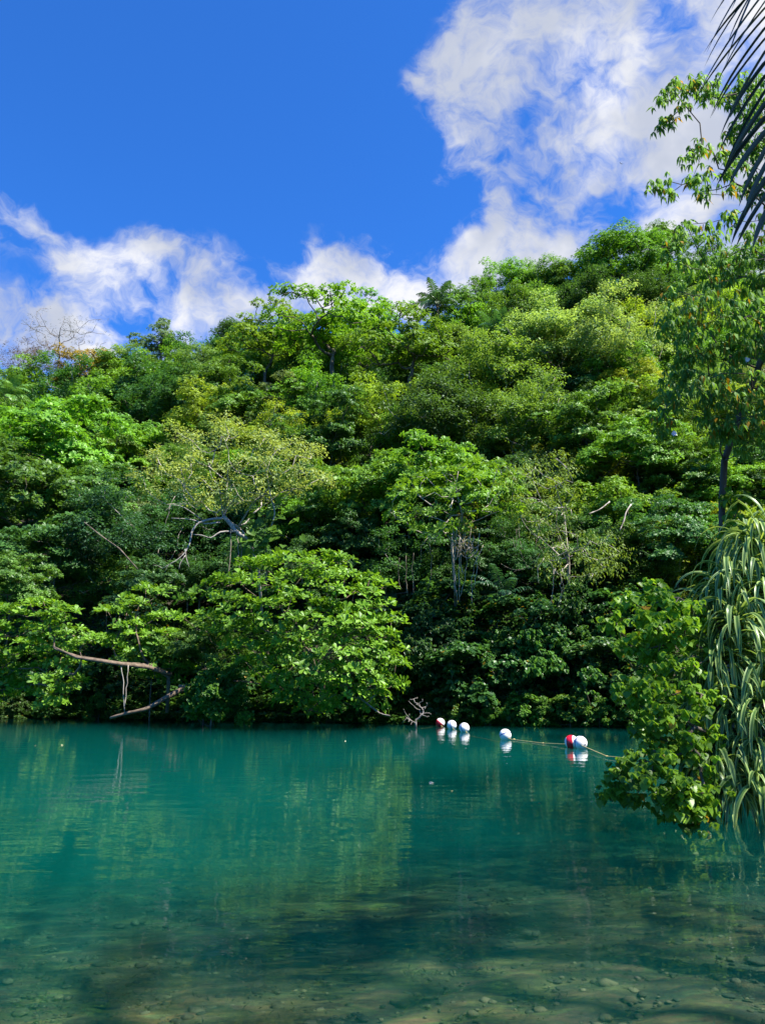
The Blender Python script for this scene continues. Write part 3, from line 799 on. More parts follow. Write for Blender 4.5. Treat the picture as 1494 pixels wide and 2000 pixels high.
plant('shrub_a', 'bank_shrub', "bright round bush overhanging the water beside the leaning log's upper end", 424, 1368, 56, (.075, .185, .03), cat='shrub', Y=31.0)

for px, py, rp, Y, lab in [(405, 1268, 62, 34.0, "shaded almond boughs filling the gap between the low dome and the low almond"), (300, 1292, 52, 34.6, "shaded almond boughs above the leaning log"),
                           (20, 1150, 70, 36.5, "shaded almond boughs above the outermost sunlit tier")]:
    plant('almond_a', 'almond_tree', lab, px, py, rp, (.07, .17, .025), Y=Y)
for i, (px, py, rp) in enumerate([(-70,760,60),(0,790,60),(75,775,60),(140,790,60),(205,770,60),(285,745,60),(350,750,60),(430,730,60),(500,745,60),(575,735,64),(660,745,64),(740,745,64),(830,745,60),(880,700,60),(900,660,54),(540,700,56),(690,700,56),(1080,610,56),(1230,640,56),(1340,590,60),(1480,560,70),(1480,640,70)]):
    plant(['broad_a','dense_b','broad_b','fine_b'][i % 4], ['broadleaf_tree','dense_tree','broadleaf_tree','fine_leaf_tree'][i % 4], "tree deep in the forest, glimpsed between the crowns of the skyline trees", px, py, rp, [MID, DARK, BRIGHT, OLIVE][(i * 3) % 4], group='trees glimpsed behind the skyline trees', push=7.0)

for i, (px, rp) in enumerate([(30,26),(95,20),(190,24),(380,24),(470,26),(640,24),(700,28),(905,26),(960,22),(1015,30),(1060,24),(1115,28),(1170,24),(1235,28)]):
    Y = np.interp(ray(px, 1405)[0] * 32, BX, BY) - .25
    plant('shrub_b' if i % 2 else 'shrub_a', 'waterline_bush', "one of the small leafy clumps dipping into the far waterline", px, 1411 - rp * .75 - (5 if px < 500 else 0), rp, (.09, .21, .035) if px > 880 else (.05, .13, .03), cat='shrub', group='small clumps along the far waterline', Y=float(Y))  # clumps on the right get brighter leaves, sunlight put into their colour

# the rest of the forest cover: jittered over the slope behind the trees above
FK = [('broad_a','broadleaf_tree','broad leafed'),('fine_a','fine_leaf_tree','feathery'),('dense_a','dense_tree','dense'),('almond_b','almond_tree','glossy'),
      ('broad_c','broadleaf_tree','bushy'),('fine_b','fine_leaf_tree','soft leafed'),('dense_b','dense_tree','shaggy'),('broad_b','broadleaf_tree','ragged')]
FC = [(BRIGHT,'bright green'),(MID,'mid green'),(DARK,'dark green'),(OLIVE,'olive'),(MID,'fresh green'),(DARK,'deep green'),(YELLOW,'yellow green'),(GREY,'grey green')]
SKX = [-200,0,60,110,260,330,430,500,600,740,830,900,1000,1110,1160,1230,1300,1700]; SKY = [700,715,720,735,720,690,660,620,590,600,590,585,545,545,490,475,490,470]
rf = random.Random(77); seen_labels = set(); extra = []
marks = [m for m in PLANTED if m[3]]
for gy_ in range(640, 1180, 62):
    for gx_ in range(-110, 1640, 74):
        px = gx_ + rf.uniform(-26, 26) + (37 if (gy_ // 66) % 2 else 0); py = gy_ + rf.uniform(-22, 22)
        rp = rf.uniform(50, 68)
        a = rf.randrange(8); b = rf.randrange(8)
        if py - rp * .85 < np.interp(px, SKX, SKY) + 14: continue
        if any((px - m[0]) ** 2 + (py - m[1]) ** 2 < (m[2] * .62) ** 2 for m in PLANTED if -50 < m[0] < 1500): continue
        if py > 1040 and (330 < px < 1180): b = rf.choice((2, 5))
        k, nm, tx = FK[a]; colr, ctx = FC[b]
        ms = sorted(marks, key=lambda m: (m[0] - px) ** 2 + (m[1] - py) ** 2)
        m0 = ms[0]; m1 = ms[1]
        rel = ('uphill of' if py < m0[1] - 35 else 'downhill of' if py > m0[1] + 35 else ('to the left of' if px < m0[0] else 'to the right of'))
        lab = f"{ctx} {tx} tree {rel} {m0[3]}"
        if lab in seen_labels: lab = f"{ctx} {tx} tree between {m0[3]} and {m1[3]}"
        if lab in seen_labels: lab = f"smaller {ctx} {tx} tree between {m0[3]} and {m1[3]}"
        if lab in seen_labels: continue
        seen_labels.add(lab)
        if not (-60 < px < 1560): 
            lab = "hillside tree beyond the edge of the picture"; 
        extra.append((k, nm, lab, px, py, rp, colr))
for k, nm, lab, px, py, rp, colr in extra:
    off = lab.startswith("hillside tree beyond")
    plant(k, nm, lab, px, py, rp, colr, group='hillside trees beyond the picture edge' if off else 'forest trees covering the hillside', push=1.6)

# ------------------------------------------------------------------ crowns with an outline of their own
def in_poly(pts, poly):
    x, y = pts[:, 0], pts[:, 1]; n = len(poly); r = np.zeros(len(pts), bool)
    for i in range(n):
        x1_, y1_ = poly[i]; x2_, y2_ = poly[(i + 1) % n]
        c = ((y1_ > y) != (y2_ > y)); xi = (x2_ - x1_) * (y - y1_) / ((y2_ - y1_) if y2_ != y1_ else 1e-9) + x1_
        r ^= c & (x < xi)
    return r
def edge_dist(pts, poly):
    d = np.full(len(pts), 1e9)
    for i in range(len(poly)):
        a = np.array(poly[i], float); b = np.array(poly[(i + 1) % len(poly)], float); ab = b - a
        t = np.clip(((pts - a) @ ab) / max(ab @ ab, 1e-9), 0, 1)
        d = np.minimum(d, np.linalg.norm(pts - a - t[:, None] * ab, axis=1))
    return d
def outline_clumps(rng, poly, Yc, depth, space, rpx, back=.7):
    """clumps filling a rounded body, Yc away and `depth` metres thick each way, with that outline from the front"""
    poly = np.array(poly, float); lo = poly.min(0); hi = poly.max(0); keep = []
    cand = rng.uniform(lo, hi, (int(6 * np.prod(hi - lo) / space ** 2) + 50, 2))
    cand = cand[in_poly(cand, poly)]
    for c in cand:
        if all((c[0] - k[0]) ** 2 + (c[1] - k[1]) ** 2 > space ** 2 for k in keep): keep.append(c)
    keep = np.array(keep); ed = edge_dist(keep, poly); mx = max(ed.max(), 1)
    f = np.minimum(ed / mx, 1); bul = depth * np.sqrt(1 - (1 - f) ** 2)
    out = []
    for (px, py), b in zip(keep, bul):
        for sgn in ((-1, 1) if rng.random() < back else (-1,)):
            Y = Yc + sgn * b * rng.uniform(.6, 1.0)
            q = P(px, py, Y) + rng.normal(0, .04, 3)
            out.append((*q, rpx * pxsize(Yc, px, py) * rng.uniform(.75, 1.2)))
    return np.array(out)
DENS = {'rosette': 1.7, 'spray': 2.2, 'hand': 1.6}
def special_tree(name, label, cat, seed, cl, base, trunk, style, leaf, L, dens, flat, mat, color, bark, r_tip=.014, min_h=.35, gnarl=0.0, rise=1.0, twig=True, **kw):
    rng = np.random.default_rng(seed)
    b = np.array(base, float)
    root = empty(name, b); tag(root, label, cat)
    cl = cl.copy(); cl[:, :3] -= b; tk = [np.array(p) - b for p in trunk]
    g, _ = skeleton(rng, tk, cl, r_tip=r_tip, min_h=min_h, gnarl=gnarl, rise=rise)
    link_mesh('trunk', g.mesh(name + '_trunk', bark), root)
    cc = cl[:, :3].mean(0) - np.array((0, 0, .8))
    dens *= DENS.get(style, 1); kw['wid'] = kw.get('wid', .9) * 1.2
    fn = {'rosette': leaves_rosette, 'spray': leaves_spray, 'hand': leaves_hand}[style]
    link_mesh('crown', leaf_mesh(name + '_crown', *fn(rng, cl, cc, dens, flat, L, **kw), leaf, mat), root, color)
    return root, b
rs = np.random.default_rng(404)
# low dome over the water
poly = [(340,1205),(400,1150),(470,1108),(560,1088),(650,1090),(715,1112),(765,1150),(785,1240),(780,1320),(735,1385),(660,1385),(570,1398),(510,1330),(470,1290),(400,1240)]
cl = outline_clumps(rs, poly, 31.4, 2.8, 23, 26)
pb = (-2.2, 34.0, .3)
special_tree('almond_tree', "low sunlit dome of big glossy leaves overhanging the water", 'tree', 501, cl, pb,
             [pb, (-2.4, 33.6, 1.2), (-2.8, 32.8, 2.2), (-3.0, 32.2, 3.0)], 'rosette', 'obovate', .25, 22, .5, M_LEAF, (.125, .275, .026), M_BRANCH, r_tip=.012)
# low almond at the left, in tiers
tiers = [[(-60,1200),(30,1182),(130,1170),(145,1200),(60,1215),(-60,1235)], [(-80,1235),(0,1220),(110,1208),(215,1238),(225,1268),(120,1282),(-80,1290)],
         [(60,1290),(150,1285),(155,1330),(125,1385),(85,1385),(60,1330)], [(200,1235),(330,1195),(345,1240),(330,1290),(240,1285)], [(-70,1290),(60,1290),(60,1350),(-20,1370),(-70,1370)],
         [(240,1290),(350,1270),(385,1310),(330,1345),(280,1330)], [(190,1200),(330,1128),(335,1160),(230,1215)]]
cl = np.concatenate([outline_clumps(rs, p, 34.0 + j * .25, 1.5, 22, 23) for j, p in enumerate(tiers)])
pb = tuple(P(330, 1345, 34.2) - np.array((0, 0, 1.0)))
t1, t2, t3 = P(300, 1300, 33.6), P(236, 1296, 32.9), P(160, 1284, 32.4)
root, b = special_tree('almond_tree', "low almond tree with flat sunlit tiers and a bare pinkish limb over the water", 'tree', 502, cl, pb,
             [pb, P(330, 1322, 34.0), t1, t2, t3, P(110, 1268, 32.3)], 'rosette', 'obovate', .25, 22, .38, M_LEAF, (.125, .275, .026), M_BRANCH, r_tip=.012)
g = Geo(); g.tube(np.array([P(335,1318,33.2),P(290,1303,32.7),P(238,1297,31.6),P(190,1290,31.3),P(150,1284,31.3),P(120,1270,31.4),P(104,1262,31.6)]) - b, [.09,.085,.075,.068,.055,.035,.02], 8)
link_mesh('limb', g.mesh('limb', M_BRANCH), root)
# pale tree with bare crooked white limbs
poly = [(300,905),(330,835),(400,850),(440,825),(500,830),(560,850),(610,880),(640,925),(620,950),(560,960),(520,975),(470,1000),(430,1010),(400,985),(340,960),(290,965),(270,930)]
cl = outline_clumps(rs, poly, 37.0, 2.6, 28, 25, back=.5)
pb = tuple(P(512, 1200, 38.0)); fork = P(436, 1012, 36.0)
root, b = special_tree('pale_tree', "pale olive tree with bare crooked white limbs hanging below its crown", 'tree', 503, cl, pb,
             [pb, P(505, 1110, 37.6), P(488, 1055, 37.0), P(465, 1030, 36.4), fork, P(440, 985, 36.2), P(445, 940, 36.6)], 'spray', 'diamond', .18, 40, .7, M_FINE, (.26, .355, .12), M_PALEBARK, r_tip=.016, min_h=.5)
def limb_px(pts, r0, r1, b, name, parent, mat=M_PALEBARK, sides=6):
    q = np.array([P(*p) for p in pts]) - b
    k = len(q); tt = np.linspace(0, k - 1, (k - 1) * 3 + 1)
    q2 = np.stack([np.interp(tt, range(k), q[:, i]) for i in range(3)], -1)
    if len(q2) > 4: q2[1:-1] = (q2[:-2] + 2 * q2[1:-1] + q2[2:]) / 4
    g = Geo(); g.tube(q2, np.linspace(r0, r1, len(q2)), sides)
    return g
g = Geo()
for pts, r0, r1 in [
    ([(490,1055,35.6),(462,1040,35.5),(448,1020,35.5),(436,1008,35.5)], .13, .13),
    ([(438,1012,35.5),(410,1014,35.2),(385,1022,35.0),(374,1040,34.9),(372,1060,34.8),(362,1080,34.7),(345,1095,34.6),(318,1110,34.5)], .085, .02),
    ([(362,1072,34.75),(364,1090,34.7),(370,1108,34.6)], .035, .012), ([(362,1085,34.7),(352,1100,34.6),(350,1112,34.6)], .028, .01),
    ([(430,1020,35.3),(400,1024,35.2),(375,1014,35.1),(335,1012,35.0)], .06, .02),
    ([(460,1038,35.4),(430,1038,35.0),(412,1052,34.8),(395,1045,34.7),(378,1044,34.7)], .06, .02),
    ([(438,1008,35.5),(445,990,35.4),(458,975,35.3),(464,966,35.2)], .05, .02), ([(436,1008,35.5),(432,980,35.4),(428,950,35.4),(412,930,35.3),(408,905,35.3)], .05, .015),
    ([(395,1015,35.2),(360,990,35.0),(338,985,34.9),(320,1000,34.8)], .03, .01), ([(380,978,35.2),(362,955,35.0),(350,935,34.9)], .03, .012),
    ([(530,1030,35.6),(538,1000,35.5),(530,975,35.4),(524,940,35.3),(520,915,35.3)], .05, .02), ([(538,985,35.5),(500,960,35.3),(470,965,35.2)], .025, .01),
    ([(345,1095,34.6),(330,1102,34.5),(322,1118,34.5)], .018, .007), ([(318,1110,34.5),(308,1104,34.5),(300,1104,34.4)], .015, .006)]:
    gg = limb_px(pts, r0 * .8, r1 * .8, b, 'x', root)
    for v, i, l in zip(gg.V, gg.I, gg.L): g.add(v, i, l)
link_mesh('bare_limb', g.mesh('bare_limb', plain_material("white_limb", (.18, .16, .14), (.36, .335, .30), 9, .85)), root)
# yellow green tree with hanging sprays, right of centre
poly = [(1000,905),(1060,880),(1110,900),(1130,960),(1125,1010),(1210,1050),(1215,1085),(1160,1130),(1120,1110),(1085,1140),(1065,1100),(1050,1040),(1000,1000),(985,950)]
cl = outline_clumps(rs, poly, 32.5, 1.8, 28, 25)
pb = tuple(P(1110, 1250, 35.0))
special_tree('hanging_tree', "yellow green soft leaved tree whose sprays hang over the shaded bank", 'tree', 504, cl, pb,
             [pb, P(1110, 1100, 34.6), P(1100, 1000, 34.0), P(1085, 950, 33.5)], 'spray', 'lance', .19, 26, .8, M_FINE, (.15, .245, .045), M_PALEBARK, droop=.8, wid=1.2)
# sunlit tier in front of the vine hollow
poly = [(760,955),(850,905),(960,900),(1010,930),(1000,1000),(920,1010),(880,1050),(800,1050),(740,1010)]
cl = outline_clumps(rs, poly, 33.0, 2.2, 27, 24)
pb = tuple(P(890, 1200, 35.5))
special_tree('almond_tree', "glossy almond boughs reaching out over the dark hollow, with vines hanging from them", 'tree', 505, cl, pb,
             [pb, P(885, 1100, 35.3), P(880, 1040, 34.8), P(880, 990, 34.2)], 'rosette', 'obovate', .24, 21, .42, M_LEAF, (.12, .26, .026), M_PALEBARK)
# ------------------------------------------------------------------ undergrowth on the far bank (nobody could count it)
ru = np.random.default_rng(91)
def undergrowth(n, xs, doff, seed, hmax):
    x = ru.uniform(xs[0], xs[1], n); d = ru.uniform(doff[0], doff[1], n)
    y = np.interp(x, BX, BY) + d
    z = np.maximum(terrain(x, y), .0) + ru.uniform(.03, hmax, n)
    return np.stack([x, y, z], -1)
Pu = np.concatenate([undergrowth(26000, (-34, 24), (.1, 9), 1, .55), undergrowth(60000, (-70, 70), (8, 62), 3, 1.6), undergrowth(12000, (-32, 22), (-.45, .7), 2, .30)])
kk = 4; Pl, Dl, Nl = [], [], []
for j in range(kk):
    a = ru.uniform(0, 6.28, len(Pu)); t = ru.uniform(-.3, .8, len(Pu))
    Pl.append(Pu); Dl.append(np.stack([np.cos(a) * np.cos(t), np.sin(a) * np.cos(t), np.sin(t)], -1)); Nl.append(np.stack([-np.cos(a) * .4, -np.sin(a) * .4 - .3, np.ones(len(Pu))], -1))
Pl, Dl, Nl = map(np.concatenate, (Pl, Dl, Nl)); ll = ru.uniform(.12, .30, len(Pl)) * np.where(np.tile(np.arange(len(Pu)) >= 26000, kk) & np.tile(np.arange(len(Pu)) < 86000, kk), 1.6, 1.0)
ug = link_mesh('undergrowth', leaf_mesh('undergrowth', Pl, Dl, Nl, ll, ll * .9, 'diamond', M_LEAF), None, (.05, .13, .022))
tag(ug, "low leafy growth fringing the far waterline and the slope behind it", "undergrowth", kind="stuff")

# ------------------------------------------------------------------ hanging vines, fallen wood
def vine(label, group, lines, name='hanging_vine', cat='vine', mat=M_VINE, r=.014, sway=.12, seed=0):
    rng = np.random.default_rng(seed + 900)
    b = P(*lines[0][0]); o = empty(name, b); tag(o, label, cat, group)
    g = Geo()
    for a, c in lines:
        a = P(*a); c = P(*c); n = 9; f = np.linspace(0, 1, n)[:, None]
        q = a * (1 - f) + c * f + np.sin(f * np.pi) * rng.normal(0, sway, 3) + rng.normal(0, .03, (n, 3)) * np.sin(f * np.pi)
        g.tube(q - b, np.full(n, r * rng.uniform(.8, 1.3)), 5)
    link_mesh('stem', g.mesh('vine_stem', mat), o)
    return o
vine("bundle of pale vines hanging straight down from the vine hung almond", None,
     [((892,1030,32.6),(893,1180,33.2)),((899,1040,32.6),(897,1175,33.2)),((886,1060,32.7),(888,1165,33.2)),((903,1050,32.6),(905,1120,33.0)),((908,1040,32.6),(896,1170,33.2))], mat=M_PALEBARK, r=.018, seed=1)
vine("two thin grey vines hanging in the dark beside the white limbed tree", None,
     [((452,1030,35.2),(446,1125,35.0)),((462,1040,35.5),(458,1120,35.2)),((468,1050,35.6),(466,1118,35.3))], seed=2, r=.02)
vine("thin cords hanging from the bare pinkish limb down to the water", None,
     [((237,1298,31.6),(244,1390,31.8)),((251,1299,31.7),(244,1380,31.8))], name='rope_swing', cat='rope', r=.016, sway=.05, seed=3, mat=M_PALEBARK)
vine("thin vines hanging under the yellow green tree's tips", None,
     [((1085,1110,32.0),(1080,1200,32.5)),((1092,1120,32.0),(1088,1185,32.5)),((1098,1110,32.0),(1094,1180,32.4)),((1062,1090,31.9),(1052,1140,32.2))], mat=M_PALEBARK, r=.013, seed=4)
vine("slanting thin vine crossing the dark hollow beside the pale vine bundle", None, [((936,1080,32.8),(922,1180,33.0)),((930,1090,33.5),(925,1150,33.6))], seed=5, r=.012, mat=M_PALEBARK)
vine("dark vines hanging beside the low dome's shoulder", None, [((838,1060,33.4),(836,1150,33.6)),((808,1080,33.6),(810,1150,33.8)),((780,1090,33.8),(784,1150,34.0)),((793,1085,33.8),(796,1160,34.0))], seed=6, r=.014)
# tangled vine loops under the almond
rngv = np.random.default_rng(33); o = empty('vine_tangle', P(905,1070,32.4)); tag(o, "tangle of pale looping vines and dry leaves under the vine hung almond", 'vine')
g = Geo(); b = P(905,1070,32.4)
for i in range(16):
    a = P(rngv.uniform(880,930), rngv.uniform(1030,1080), 32.4 + rngv.uniform(-.3,.3)); c = P(rngv.uniform(870,945), rngv.uniform(1040,1085), 32.4 + rngv.uniform(-.3,.3))
    f = np.linspace(0,1,10)[:,None]; q = a*(1-f)+c*f; q[:,2] -= (np.sin(f*np.pi)*rngv.uniform(.1,.7))[:,0]
    g.tube(q - b, np.full(10, rngv.uniform(.008,.016)), 4)
link_mesh('stem', g.mesh('vine_tangle', M_PALEBARK), o)
n = 260; pp = np.array([P(rngv.normal(905,13), rngv.uniform(1000,1080), 32.4+rngv.normal(0,.25)) - b for _ in range(n)])
link_mesh('dry_leaves', leaf_mesh('dry_leaves', pp, rand_dirs(rngv,n,-1)-np.array((0,0,.8)), rand_dirs(rngv,n,0), rngv.uniform(.15,.32,n), rngv.uniform(.08,.16,n), 'lance', M_FINE), o, (.26,.23,.09))
for i in range(1):
    o = empty('vine_tangle', P(1030,1060,33.0)); b = P(1030,1060,33.0); tag(o, "thin looping grey stems in the dark gap beside the yellow green tree", 'vine'); g = Geo()
    for i in range(22):
        a = P(rngv.uniform(960,1090), rngv.uniform(1010,1090), 33.0 + rngv.uniform(-.4,.4)); c = a + rngv.normal(0,.7,3)
        f = np.linspace(0,1,10)[:,None]; q = a*(1-f)+c*f; q[:,2] -= (np.sin(f*np.pi)*rngv.uniform(.1,.8))[:,0]
        g.tube(q - b, np.full(10, rngv.uniform(.007,.013)), 4)
    link_mesh('stem', g.mesh('vine_tangle_b', M_VINE), o)

def twiggy(name, label, cat, base_px, tips, r, seed, mat, fork=5):
    rng = np.random.default_rng(seed); b = P(*base_px); o = empty(name, b); tag(o, label, cat); g = Geo()
    cl = []
    for t in tips:
        c = P(*t) - b; cl.append((*c, .1))
        for k in range(fork): 
            q = c * rng.uniform(.55, 1.05) + rng.normal(0, .16, 3) * np.linalg.norm(c) ** .5; cl.append((*q, .1))
    gg, _ = skeleton(rng, [np.zeros(3) - np.array((0,0,.25)), np.zeros(3), (np.array(cl)[:, :3].mean(0)) * .25], np.array(cl), r_tip=r, min_h=.2, gnarl=.05, rise=.2, kink=.06)
    link_mesh('stem', gg.mesh(name, mat), o); return o
twiggy('dead_branch', "pale dead branch standing out of the water beside the red and white far buoy", 'branch', (812,1412,30.2), [(788,1385,30.2),(800,1366,30.4),(815,1362,30.5),(834,1378,30.4),(842,1395,30.3),(825,1370,30.2),(792,1400,30.1)], .011, 71, M_DEAD)
twiggy('dead_branch', "tangle of grey dead twigs hanging beside the low dome's lower edge", 'branch', (728,1325,30.4), [(700,1350,30.4),(740,1350,30.4),(722,1372,30.2),(760,1362,30.4),(690,1365,30.4),(745,1340,30.2)], .010, 72, M_DEAD)
def log(label, pts, r0, r1, seed, name='fallen_log', mat=M_BRANCH):
    b = P(*pts[0]); o = empty(name, b); tag(o, label, 'log'); rng = np.random.default_rng(seed)
    g = limb_px(pts, r0, r1, b, '', o, sides=9)
    for v in g.V: v += rng.normal(0, .008, v.shape)
    g2 = Geo()
    for v, i, l in zip(g.V, g.I, g.L): g2.add(v, i, l)
    link_mesh('trunk', g2.mesh('fallen_log', mat), o); return o
log("tan leaning log rising out of the water toward the dark bank", [(216,1402,31.4),(250,1392,31.2),(290,1384,31.4),(315,1368,31.8),(340,1354,32.2),(372,1340,32.8),(410,1338,33.4)], .05, .13, 3)
log("short tan bough crossing the dark gap under the low dome", [(350,1340,31.5),(388,1340,31.4),(420,1332,31.4),(470,1330,31.5),(512,1336,31.6)], .05, .03, 4)
log("thin dead stem slanting down to the water beside the dead branch", [(700,1360,30.6),(722,1378,30.3),(742,1394,30.1),(762,1398,29.9)], .035, .02, 5, mat=M_DEAD)
log("grey slanting branch among the soft leaved trees above the low almond", [(165,1020,36.0),(200,1048,35.6),(235,1072,35.4),(250,1090,35.3),(270,1112,35.2)], .022, .03, 6, mat=M_BARK)
log("white crooked branch hanging below the bright bough", [(1232,985,32.8),(1222,1000,32.4),(1218,1018,32.2),(1210,1036,32.0)], .035, .015, 7, name='crooked_branch', mat=M_PALEBARK)
log("pale twig reaching out beside the white crooked branch", [(1190,980,32.8),(1178,990,32.5),(1165,998,32.3),(1150,1003,32.1)], .03, .012, 8, name='crooked_branch', mat=M_PALEBARK)
# big leaved climber beside the white limbs
rngc = np.random.default_rng(61); b = P(520,1130,36.2); o = empty('climbing_plant', b); tag(o, "climbing plant with large leaves in the dark gap beside the white limbs", 'plant')
n = 90; pp = np.array([P(rngc.normal(515,24), rngc.normal(1045,30), 36.0 + rngc.uniform(-.8,.4)) - b for _ in range(n)]); a = rngc.uniform(0,6.28,n)
dd = np.stack([np.cos(a), np.sin(a)*.6-.4, -rngc.uniform(.2,.9,n)], -1); nn = np.stack([np.zeros(n), np.full(n,-.7), np.full(n,.9)], -1) + rngc.normal(0,.3,(n,3)); l = rngc.uniform(.3,.55,n)
link_mesh('leaves', leaf_mesh('climber_leaves', pp, dd, nn, l, l*.9, 'heart', M_HIB), o, (.085,.19,.025))
g = Geo(); g.tube([(0,0,-.6),(0,.1,.8),(-.1,.1,1.8),(-.15,0,2.6)], [.05,.045,.035,.02], 6); link_mesh('stem', g.mesh('climber_stem', M_VINE), o)

# ------------------------------------------------------------------ heart-leaved shrub in front, at the right bank
rh = np.random.default_rng(55)
polys = [([(1235,1175),(1290,1160),(1345,1180),(1375,1205),(1372,1330),(1330,1330),(1255,1320),(1250,1260)], 11.1, .8),
         ([(1190,1222),(1240,1230),(1262,1265),(1220,1268)], 10.9, .2), ([(1262,1150),(1290,1140),(1300,1170),(1270,1175)], 11.0, .15), ([(1195,1352),(1240,1345),(1245,1375),(1205,1372)], 10.6, .15),
         ([(1215,1355),(1255,1330),(1385,1330),(1390,1480),(1300,1475),(1250,1440),(1240,1385)], 10.6, .8),
         ([(1205,1490),(1250,1450),(1320,1440),(1390,1475),(1395,1585),(1350,1602),(1290,1592),(1290,1570),(1210,1560),(1190,1525)], 10.3, .75),
         ([(1300,1550),(1350,1545),(1360,1590),(1325,1596)], 9.9, .2)]
cl = np.concatenate([outline_clumps(rh, p, Y, dp, 30, 29) for p, Y, dp in polys])
pb = (5.6, 11.3, .15)
special_tree('heart_leaf_shrub', "leafy bush with heart shaped leaves leaning over the water in front of the rope", 'shrub', 601, cl, pb,
             [pb, (5.3, 11.2, .8), (5.05, 11.05, 1.4), (4.85, 10.95, 2.05), (4.7, 10.95, 2.6)], 'hand', 'heart', .108, 270, .9, M_HIB, (.165, .335, .036), M_BARK, r_tip=.007, min_h=.15, k=3, wid=1.05)
polys = [([(1415,975),(1450,955),(1480,1010),(1470,1120),(1430,1180),(1420,1100)], 13.6, .4)]
cl = np.concatenate([outline_clumps(rh, p, Y, dp, 28, 27) for p, Y, dp in polys])
pb = (7.1, 14.2, .2)
special_tree('heart_leaf_vine', "bright yellow green heart leaved climber behind the strap leaved plant", 'climber', 602, cl, pb,
             [pb, (6.9, 14.0, 1.5), (6.6, 13.8, 2.8), (6.4, 13.7, 3.6)], 'hand', 'heart', .16, 90, .9, M_HIB, (.13, .25, .02), M_BARK, r_tip=.008, min_h=.2, k=3)

# ------------------------------------------------------------------ drooping palmate tree at the right
rd = np.random.default_rng(66)
polys = [([(1285,165),(1330,160),(1395,140),(1400,180),(1340,215),(1300,235)], 13.0, .35),
         ([(1255,350),(1320,325),(1345,285),(1400,275),(1460,290),(1470,380),(1400,380),(1330,370),(1310,400),(1260,375)], 13.0, .7),
         ([(1320,440),(1380,410),(1420,420),(1494,430),(1560,420),(1560,560),(1480,560),(1400,540),(1330,520),(1300,500)], 12.8, .9),
         ([(1300,560),(1420,540),(1560,560),(1560,690),(1440,700),(1340,690),(1290,640)], 12.6, 1.0),
         ([(1290,720),(1360,690),(1560,690),(1560,840),(1430,850),(1330,800),(1310,840),(1290,790)], 12.6, 1.0),
         ([(1370,810),(1560,820),(1560,880),(1440,880),(1380,860)], 12.9, .7),
         ([(1420,180),(1560,120),(1700,200),(1700,420),(1480,420),(1440,300)], 13.6, .8)]
cl = np.concatenate([outline_clumps(rd, p, Y, dp, (28 if k < 3 else 28), (24 if k < 3 else 26), back=.5) for k, (p, Y, dp) in enumerate(polys)])
cl = np.concatenate([cl, outline_clumps(rd, [(1540,300),(1750,300),(1800,800),(1560,860)], 13.0, 1.5, 50, 42)])
pb = tuple(P(1412, 1230, 14.2)); pb = (pb[0], pb[1], float(terrain(pb[0], pb[1])) - .1)
tk = [pb, P(1410,1080,14.1), P(1409,980,14.0), P(1414,900,13.8), P(1440,820,13.5), P(1480,720,13.3), P(1510,600,13.2), P(1530,480,13.2), P(1530,360,13.2)]
root, b = special_tree('drooping_tree', "tall tree with hanging finger shaped leaves leaning in from the near bank", 'tree', 603, cl, pb, tk, 'hand', 'lance', .175, 140, .85, M_DROOP,
             (.135, .290, .065), M_BARK, r_tip=.006, min_h=.42, k=5, wid=1.15, rise=.5)
# its few white blossoms
for px, py, Y in [(1457,704,12.0),(1315,848,12.0)]:
    n = 9; c = P(px, py, Y) - b; a = np.arange(n) * 2.4
    dd = np.stack([np.cos(a), np.full(n, -.8), np.sin(a)], -1); l = rd.uniform(.045, .065, n)
    mb = bpy.data.materials.get("white_petal")
    if mb is None:
        mb = plain_material("white_petal", (.74, .72, .76), (.85, .84, .86), 20, .6)
    link_mesh('blossom', leaf_mesh('blossom', np.tile(c, (n, 1)), dd, np.tile(np.array((0, -1., .3)), (n, 1)) + rd.normal(0, .3, (n, 3)), l, l * 1.3, 'heart', mb), root)

# ------------------------------------------------------------------ variegated strap-leaved plant (screw pine) at the right edge
rp_ = np.random.default_rng(88)
heads = [((1400,1215,10.4),.8,30),((1392,1330,10.2),.75,28),((1415,1445,9.9),.75,30),((1450,1520,9.7),.75,28),((1490,1535,9.5),.8,28),((1485,1065,10.4),1.0,30),((1408,1165,10.5),.85,28),((1400,1290,10.1),.8,28),((1395,1380,10.0),.75,26),((1400,1500,9.7),.7,26),((1440,1555,9.6),.6,22),((1390,1500,9.8),.65,24),((1490,1380,9.7),.9,32),((1440,1220,10.0),.9,34),((1462,1075,10.6),.95,34),((1430,1150,10.5),.95,36),((1500,1150,10.2),1.0,34),((1470,1240,10.3),.95,36),((1425,1290,10.2),.85,30),((1510,1320,9.9),1.0,34),
         ((1450,1385,10.0),.85,32),((1405,1400,10.2),.7,22),((1470,1455,9.8),.90,34),((1425,1490,9.9),.75,26),((1520,1470,9.6),.9,30),((1505,1040,10.7),1.0,26),((1560,1100,10.6),1.1,30),((1580,1260,10.2),1.1,30),((1570,1400,9.8),1.0,26)]
pb = (5.8, 11.4, .1); b = np.array(pb); root = empty('screw_pine', pb)
tag(root, "big variegated strap leaved plant cascading over the water at the picture's edge", 'plant')
cl = np.array([(*(P(h[0][0], h[0][1], h[0][2] + .75) - b), .2) for h in heads])
heads = [((h[0][0], h[0][1], h[0][2] + .75), h[1] * 1.05, h[2]) for h in heads]
g, _ = skeleton(rp_, [np.array((0,0,-.3)), np.array((0,0,.5)), np.array((-.05,-.05,1.2)), np.array((-.1,-.05,2.2)), np.array((-.1,-.05,3.0))], cl, r_tip=.035, min_h=.1, sides=8, power=2.6)
link_mesh('trunk', g.mesh('screw_pine_trunk', M_BARK), root)
